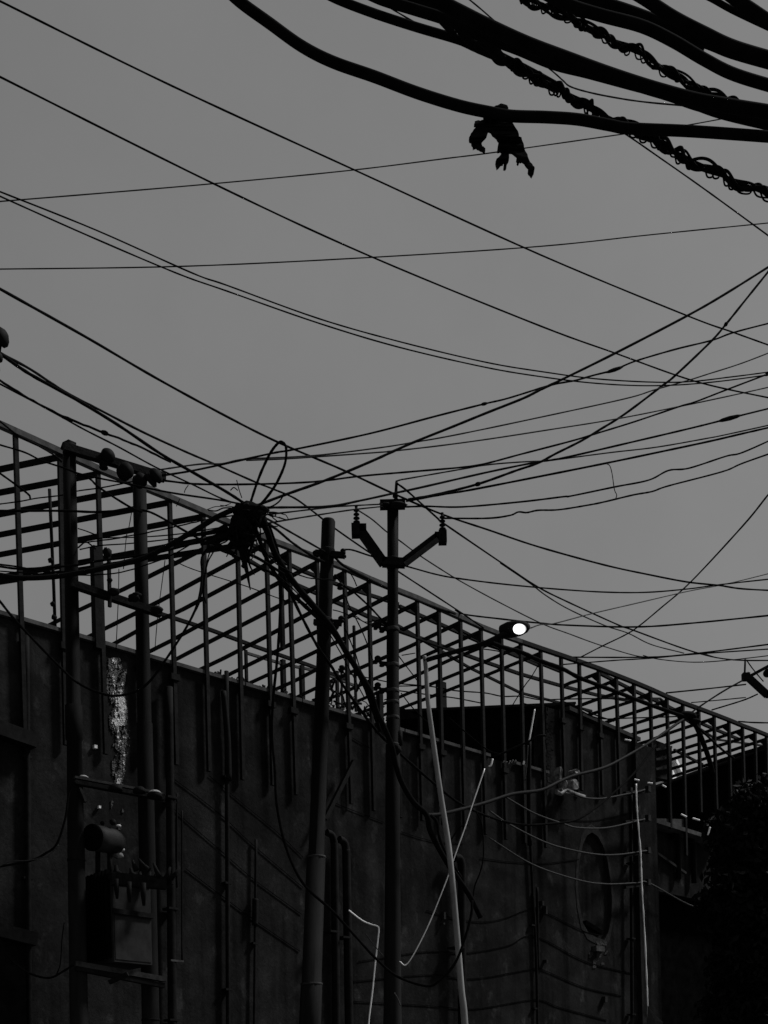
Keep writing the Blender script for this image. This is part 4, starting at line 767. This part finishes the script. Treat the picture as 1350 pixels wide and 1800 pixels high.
# light loose wires of the lattice area
for lab, p, wd, yy in (('thin drooping wire inside the lattice left of the V arm pole', [(607, 1047), (615, 1067), (633, 1102), (646, 1133), (655, 1160)], 2.6, 21.5), ('thin curved wire descending behind the heaviest cable', [(607, 1105), (613, 1120), (625, 1150), (634, 1178), (645, 1196)], 2.6, 21), ('short thin tail under the rail right of the bare pole', [(615, 1006), (622, 1018), (627, 1030)], 2.4, 20.5), ('thin wire running from the V arm pole down to the black shed roof, upper length', [(700, 1152), (715, 1172), (735, 1198)], 2.4, 20), ('thin wire running down to the black shed roof, lower length', [(705, 1218), (720, 1238), (737, 1256), (757, 1275)], 2.4, 20),
    ('loose rippling wire between the bare pole and the V arm pole', [(585, 1072), (600, 1076), (630, 1088), (650, 1098), (675, 1100)], 2.2, 20.5), ('second rippling wire between the bare pole and the V arm pole', [(610, 1086), (625, 1083), (640, 1093), (660, 1091), (675, 1086)], 2, 20.6), ('long low wire over the black shed, uppermost', [(700, 1206), (752, 1206), (800, 1214), (852, 1218), (883, 1224), (915, 1224), (950, 1230), (988, 1229), (1050, 1228), (1110, 1229)], 2.6, 27), ('short low wire over the left end of the black shed', [(700, 1214), (760, 1222), (800, 1227), (847, 1236)], 2.6, 27), ('wire ends beneath the street lamp arm', [(850, 1141), (866, 1143), (885, 1147), (910, 1157)], 2.4, 26),
    ('low wire through the lattice above the tall wall section', [(915, 1235), (950, 1243), (1000, 1240), (1050, 1262), (1110, 1262), (1175, 1260), (1230, 1257)], 2.6, 28), ('twisted wire above the tall wall section', [(985, 1232), (1010, 1240), (1035, 1252), (1050, 1258), (1080, 1268)], 3, 28), ('thin level wire across the lower lattice bays near the V arm pole', [(590, 1180), (640, 1190), (690, 1200), (740, 1205)], 2.4, 24), ('short wire stub pointing left of the lamp pole top', [(706, 1152), (730, 1148)], 2, 20), ('dark wire slanting across the black shed face', [(790, 1262), (830, 1297), (860, 1320), (881, 1326)], 2.6, 24)):
    wire(lab, p, wd, yy, name='thin_wire')
wire('cable end rising right across the black shed', [(866, 1330), (881, 1325), (905, 1314), (928, 1304), (945, 1294), (960, 1293)], 4, 24, 'cable_lit', cat='cable', name='slack_cable')
wire('thin wire dangling in the lattice right of the lamp', [(948, 1166), (940, 1180), (932, 1193), (924, 1203), (908, 1228), (899, 1243)], 2.2, 24.5, name='loose_wire')
# ropes
wire('white cord slanting down the wall beside the lamp pole in the middle', [(852, 1351), (832, 1410), (818, 1453), (800, 1503), (782, 1555), (750, 1633), (717, 1693), (702, 1690)], 2.2, 18.9, 'rope', 'rope', 'hanging_rope')
wire('short white cord piece at the broken coping', [(866, 1334), (863, 1345), (859, 1347)], 3.6, 22.6, 'rope', 'rope', 'hanging_rope')
wire('white cord hanging against the black shed right of the lamp pole', [(940, 1247), (936, 1270), (930, 1303)], 3, 24, 'rope', 'rope', 'hanging_rope')
wire('dull cord piece hanging below the white cord at the black shed', [(928, 1310), (926, 1340), (923, 1372)], 2.4, 24, 'rope_dull', 'rope', 'hanging_rope')
wire('tiny white cord piece at the foot of the black shed', [(921, 1338), (920, 1344)], 3.4, 24, 'rope', 'rope', 'hanging_rope')
wire('bent white cord at the bottom between the two middle poles', [(613, 1600), (635, 1617), (650, 1624), (663, 1628), (666, 1634), (664, 1655), (660, 1690), (655, 1740), (648, 1800), (646, 1860)], 3.0, 18.4, 'rope', 'rope', 'hanging_rope')
wire('short crossing cord over the bent white cord', [(643, 1642), (655, 1658), (674, 1681)], 2.2, 18.3, 'rope_dull', 'rope', 'hanging_rope')
wire('short pale cord end at the foot of the V arm pole', [(693, 1745), (699, 1755), (704, 1768)], 2.6, 19, 'rope_dull', 'rope', 'hanging_rope')
p3_ = crom([W(x, y, .42) for x, y in ((1118, 1378), (1119, 1410), (1121, 1440), (1126, 1500), (1128, 1555), (1133, 1640), (1137, 1730), (1140, 1800), (1144, 1860))]); mb = MB(); mb.tube(p3_, [pxr(3.4*random.uniform(.6, 1.15), q.y) for q in p3_], 7)
mb.build('white_pipe', 'rope', None, 'long white cable running down the corner pier at the right', 'cable')
# cloth at the bottom right
def sheet(pts, Y, th, name, m, label, cat, par=None, rip=.05):
    ps_ = [U(x, y, Y+rip*math.sin(i*2.1)) for i, (x, y) in enumerate(pts)]; c = sum(ps_, Vector())/len(ps_); c.y -= rip*1.4
    mb = MB(); n = len(ps_); b = [p+Vector((0, th, 0)) for p in ps_]
    mb.add(ps_+b+[c, c+Vector((0, th, 0))], [(i, (i+1) % n, 2*n) for i in range(n)]+[(n+(i+1) % n, n+i, 2*n+1) for i in range(n)]+[(i, n+i, n+(i+1) % n, (i+1) % n) for i in range(n)])
    return mb.build(name, m, par, label, cat)
sheet([(1139, 1768), (1150, 1782), (1166, 1797), (1158, 1812), (1138, 1818)], 25.5, .03, 'cloth_scrap', 'rope_dull', 'pale triangular cloth scrap on the white cable at the bottom', 'cloth')
sheet([(1115, 1783), (1096, 1812), (1115, 1818)], 25.5, .03, 'cloth_scrap', 'tank', 'dull cloth corner left of the white cable at the bottom', 'cloth')
# junk box on the wall
jb = thing('junction_box', W(1003, 1402, .2), 'pale broken junction box and bracket fixed where the wall steps up', 'junction box')
def jq(x, y, wx, hy, m, nm, o=.2, d=.1):
    c = W(x, y, o); a_, b_ = wx/2/F*c.y*1.2, hy/2/F*c.y; mb = MB(); g_ = []
    for i in range(8):
        t = 2*math.pi*(i+.5)/8; k_ = random.uniform(.85, 1.2); g_.append((max(-1, min(1, 1.35*math.cos(t)*k_))*a_, max(-1, min(1, 1.35*math.sin(t)*k_))*b_))
    f = [c+WD*u+Vector((0, 0, v_))+WN*d*random.uniform(.6, 1.2) for u, v_ in g_]; e = [c+WD*u+Vector((0, 0, v_))-WN*d for u, v_ in g_]
    mb.add(f+e, [tuple(range(8)), tuple(range(8, 16))[::-1]]+[(i, 8+i, 8+(i+1) % 8, (i+1) % 8) for i in range(8)]); mb.build(nm, m, jb)
jq(1006, 1380, 15, 17, 'junk', 'box'); jq(1010, 1358, 14, 8, 'junk', 'cap'); jq(992, 1391, 26, 9, 'junk', 'bracket', .25); jq(981, 1362, 4, 26, 'junk', 'upright'); jq(989, 1376, 4, 16, 'junk', 'upright'); jq(1012, 1396, 20, 4, 'junk', 'cross_piece', .28, .05)
mb = MB(); mb.tube([W(978, 1392, .3), W(985, 1396, .3), W(995, 1388, .3), W(1008, 1395, .3), W(1027, 1401, .3)], .05, 7); mb.build('torn_wrap', 'junk', jb)
for k in range(5):
    x = 884+k*5; wire('', [(x, 1344-random.uniform(0, 6)), (x+3, 1340-random.uniform(0, 5))], 2.4, 22.4, 'lit_pale', parent=wall, name='scrap')

# ================================================================== near thick cables, top right
NG = 'thick cable bundle crossing close overhead at the top right'
def near(lab, p, wd, yy, name='heavy_cable'): wire(lab, p, wd, yy, 'wire', 'cable', name, NG, n=14)
near('single thick cable sweeping from the top left of centre with the rag on it', [(380, -38), (418, 0), (474, 41), (530, 81), (585, 109), (659, 135), (733, 163), (807, 186), (863, 198), (900, 204), (961, 206), (1017, 210), (1072, 220), (1109, 226), (1220, 231), (1390, 243)], 18, (3.2, 3.4))
near('lowest cable on the left side of the overhead bundle', [(560, -18), (596, 0), (659, 24), (733, 48), (807, 70), (863, 92), (900, 110), (935, 128), (975, 150)], 14, (3.7, 3.9))
near('upper cable of the broad middle band overhead', [(735, -16), (763, -2), (818, 26), (850, 42), (924, 76), (998, 104), (1072, 131), (1146, 155), (1220, 175), (1276, 185), (1390, 203)], 22, (3.5, 3.6))
near('lower cable of the broad middle band overhead', [(640, -15), (674, 0), (733, 18), (789, 36), (844, 62), (909, 86), (972, 112), (1035, 128), (1109, 148), (1165, 163), (1220, 182), (1276, 201), (1390, 228)], 17, (3.6, 3.7))
near('filling cable inside the broad middle band overhead', [(900, 72), (998, 110), (1109, 145), (1180, 168), (1250, 190), (1390, 215)], 18, 3.8)
near('middle band cable with a thin gap above it at the top', [(700, -12), (740, 2), (800, 30), (850, 62), (900, 84)], 12, 3.75)
near('left cable of the upper corner band overhead', [(940, -22), (998, 8), (1057, 27), (1128, 46), (1183, 72), (1239, 105), (1294, 132), (1390, 161)], 19, (3.3, 3.4))
near('middle cable of the upper corner band overhead', [(985, -20), (1035, -2), (1109, 22), (1183, 50), (1250, 76), (1294, 93), (1390, 120)], 20, (3.4, 3.5))
near('right cable of the upper corner band overhead', [(1090, -28), (1131, -4), (1183, 30), (1239, 59), (1294, 84), (1390, 112)], 20, (3.2, 3.3))
near('thin filler cable in the upper corner band overhead', [(960, -14), (1030, 12), (1100, 34), (1170, 58), (1235, 92)], 16, (3.6, 3.6))
near('slender cable nearest the top right corner', [(1210, -22), (1250, -3), (1294, 21), (1390, 66)], 10, (3.3, 3.3))
near('stout cable in the extreme top right corner', [(1255, -32), (1290, -4), (1350, 37), (1400, 72)], 20, (3.1, 3.1))
def twist(lab, p, yy, rp, strands=5, pitch=84, seed=1):
    random.seed(seed); root = thing('twisted_cable', place(p, yy)[0], lab, 'cable', 'twisted aerial cables with loose lashing loops')
    base = crom(place(p, yy), n=30); Y = base[0].y; L = 0; step = []
    for a, b in zip(base, base[1:]): step.append((b-a).length)
    PS = [1, 1.25, .8, -1.1, 1.6]
    for s in range(strands):
        ph = 2*math.pi*s/strands; L = 0; pts = []
        for i, c in enumerate(base):
            if i: L += step[i-1]
            d = (base[min(i+1, len(base)-1)]-base[max(i-1, 0)]).normalized(); x = d.cross(Vector((0, 1, 0))).normalized(); y = d.cross(x)
            a = ph+2*math.pi*L/(pitch*PS[s]/F*Y)+.9*math.sin(L*7+s*1.7)+.5*math.sin(L*17+s*3.1); R = rp*.5/F*Y*(1+.4*math.sin(L*9+s*2)+.3*math.sin(L*26+s*1.3))
            pts.append(c+x*math.cos(a)*R+y*math.sin(a)*R)
        mb = MB(); mb.tube(pts, rp*(.27, .24, .2, .2, .16)[s]/F*Y, 7); mb.build('strand', 'wire', root)
    mb = MB(); mb.tube(base[::4], rp*.22/F*Y, 7); mb.build('messenger_wire', 'wire', root)
    n = len(base)
    for k in range(n//7):     # loose loops sagging out of the lashing
        i = min(n-12, max(2, int(k*7+random.uniform(-3, 3)))); j = i+random.randint(6, 12); a = base[i]; b = base[min(j, n-1)]; h = random.uniform(.7, 1.5)*rp/F*Y
        m1 = a.lerp(b, .25)+Vector((0, 0, -h)); m2 = a.lerp(b, .75)+Vector((0, -.01, -h*1.05)); mb = MB(); mb.tube(crom([a, m1, m2, b]), rp*.12/F*Y, 6); mb.build('lashing_loop', 'wire', root)
twist('upper twisted cable with loose loops, coming from the top edge into the band', [(905, -18), (930, 0), (961, 12), (1013, 34), (1072, 70), (1128, 93), (1165, 119), (1220, 152), (1262, 172), (1300, 188)], 3.9, 11, seed=3)
twist('lower twisted cable with loose loops crossing under the single thick cable', [(850, 80), (887, 104), (935, 130), (980, 156), (1017, 178), (1057, 200), (1102, 222), (1146, 241), (1183, 267), (1239, 293), (1294, 319), (1390, 357)], (3.9, 3.6), 12, seed=8)
near('short tie bridging two overhead cables on the left', [(762, 22), (782, 44), (800, 62)], 10, 3.7, 'cable_tie')
near('second short tie bridging the overhead cables further right', [(800, 40), (815, 60), (835, 80)], 14, 3.7, 'cable_tie')
near('stubby tie where the lower twisted cable leaves the band', [(835, 60), (868, 88), (885, 108)], 16, 3.75, 'cable_tie')
wire('thin wire crossing the top edge into the broad band', [(800, -22), (826, 0), (850, 20), (878, 45), (920, 84), (972, 126), (990, 142), (1002, 152), (1030, 161), (1072, 170), (1130, 179), (1215, 187)], 3, 7, 'wire_thin')
wire('thin wire slanting from the twisted cable crossing to the right edge', [(1060, 215), (1098, 235), (1165, 281), (1239, 333), (1331, 400), (1380, 436)], 3, 8)
wire('thin wire beside the lowest left cable at the top edge', [(640, -14), (663, 0), (718, 33), (760, 55)], 2.8, 4)
wire('thin wire under the left of the overhead bundle', [(800, 74), (840, 93), (878, 109), (900, 120)], 3, 4)
# rag
rg = thing('torn_rag', U(880, 300, 3.3), 'torn black rag draped over the single thick cable', 'rag')
Yr = 3.33; z_ = lambda x, y: (780+x/6.75, 150+y/6.75)
out_ = [(470, 360), (610, 275), (680, 245), (740, 300), (790, 400), (840, 480), (890, 570), (930, 650), (955, 740), (1000, 850), (1050, 930), (1080, 980), (1045, 1068), (1010, 1030), (1005, 960), (930, 880), (905, 880), (885, 920), (862, 870), (880, 840), (830, 790), (780, 775), (745, 740), (775, 800), (770, 880), (730, 980), (710, 965), (730, 885), (680, 920), (630, 970), (615, 900), (670, 830), (685, 770), (635, 765), (660, 650), (600, 580), (530, 520), (495, 600), (450, 670), (455, 720), (495, 745), (485, 770), (430, 745), (385, 715), (350, 735), (330, 680), (300, 615), (340, 550), (410, 470), (360, 455), (385, 420), (440, 418), (495, 395)]
from mathutils.geometry import tessellate_polygon
o2 = []
for (x0_, y0_), (x1_, y1_) in zip(out_, out_[1:]+out_[:1]):
    for k_ in range(3):
        t_ = k_/3; j_ = 0 if k_ == 0 else 9; o2.append((x0_+(x1_-x0_)*t_+random.uniform(-j_, j_), y0_+(y1_-y0_)*t_+random.uniform(-j_, j_)))
out_ = o2
co = [U(*z_(x, y), Yr+.02*math.sin(x*.02)+.012*math.sin(y*.05))-WLOC[rg] for x, y in out_]
bm = bmesh.new(); vs = [bm.verts.new(c) for c in co]
for t in tessellate_polygon([[Vector((x, y, 0)) for x, y in out_]]): bm.faces.new([vs[i] for i in t])
r_ = bmesh.ops.extrude_face_region(bm, geom=bm.faces[:]); bmesh.ops.translate(bm, verts=[v for v in r_['geom'] if isinstance(v, bmesh.types.BMVert)], vec=(0, .012, 0))
bmesh.ops.recalc_face_normals(bm, faces=bm.faces)
me = bpy.data.meshes.new('cloth'); bm.to_mesh(me); bm.free(); me.materials.append(M['cloth']); o = bpy.data.objects.new('cloth', me); COL.objects.link(o); o.parent = rg
mb = MB(); pts = [U(868, 192, 3.3), U(874, 205, 3.27), U(880, 222, 3.3)]
blob(mb, U(878, 199, 3.36), .022, 3, (1.2, 1.2, .8)); blob(mb, U(886, 210, 3.36), .02, 6, (1.1, 1.2, 1)); mb.build('knot', 'cloth', rg)

# ================================================================== TREE at lower right
tr = thing('leafy_tree', gp(1330, 1800, 26), 'dark leafy tree filling the lower right corner below the lattice', 'tree')
base = gp(1335, 1900, 26); mb = MB()
topt = U(1330, 1480, 26)
mb.tube(crom([base, base.lerp(topt, .4)+Vector((.15, 0, 0)), base.lerp(topt, .75)+Vector((-.1, .1, 0)), topt]), [.16-.11*i/21 for i in range(22)], 10); mb.build('trunk', 'bark', tr)
random.seed(14)
bl = [(1340, 1440, 52), (1298, 1475, 46), (1345, 1520, 60), (1290, 1530, 40), (1330, 1600, 62), (1285, 1620, 40), (1345, 1690, 60), (1300, 1700, 50), (1335, 1780, 60), (1275, 1780, 40), (1320, 1400, 22), (1262, 1462, 20), (1252, 1590, 25)]
for (x, y, r) in bl[::2]:
    mb = MB(); q = U(x, y, 26); s_ = base.lerp(topt, min(1, max(.3, (q.z-.5)/topt.z))); mb.tube(crom([s_, s_.lerp(q, .5)+Vector((0, 0, -.1)), q]), [.05-.04*i/14 for i in range(15)], 6); mb.build('limb', 'bark', tr)
def leaves(n, m, name, scale=1.0, shell=.45, blobs=bl, s0=.05, s1=.10):
    mb = MB(); wts = [b[2]**2 for b in blobs]
    for _ in range(n):
        x, y, r = random.choices(blobs, wts)[0]; R = r/F*26; c = U(x, y, 26)
        d = Vector((random.gauss(0, 1), random.gauss(0, 1), random.gauss(0, 1))).normalized()*R*(random.uniform(shell, 1.12)*scale)
        d.x += .06*math.sin(d.z*21); p = c+d; a = Vector((random.gauss(0, 1), random.gauss(0, 1), random.gauss(0, .7))).normalized(); b = a.orthogonal().normalized(); b = (Matrix.Rotation(random.uniform(0, 6.28), 3, a) @ b)
        L = random.uniform(s0, s1); k = a.cross(b)
        mb.add([p-b*L, p+k*L*.45-b*L*.1+a*L*.12, p+b*L, p-k*L*.45-b*L*.1+a*L*.12], [(0, 1, 2), (0, 2, 3)])
    return mb.build(name, m, tr, kind='stuff')
leaves(21000, 'leaf', 'crown', s0=.06, s1=.12)
leaves(2600, 'leaf', 'outer_sprays', 1.15, .95, s0=.07, s1=.14)
leaves(420, 'leaf_lit', 'highlight_leaves', 1.12, .95, [(1340, 1395, 30), (1310, 1400, 22), (1262, 1462, 22), (1275, 1445, 20), (1300, 1560, 40), (1345, 1650, 40)])  # sparse pale leaves painted as highlights
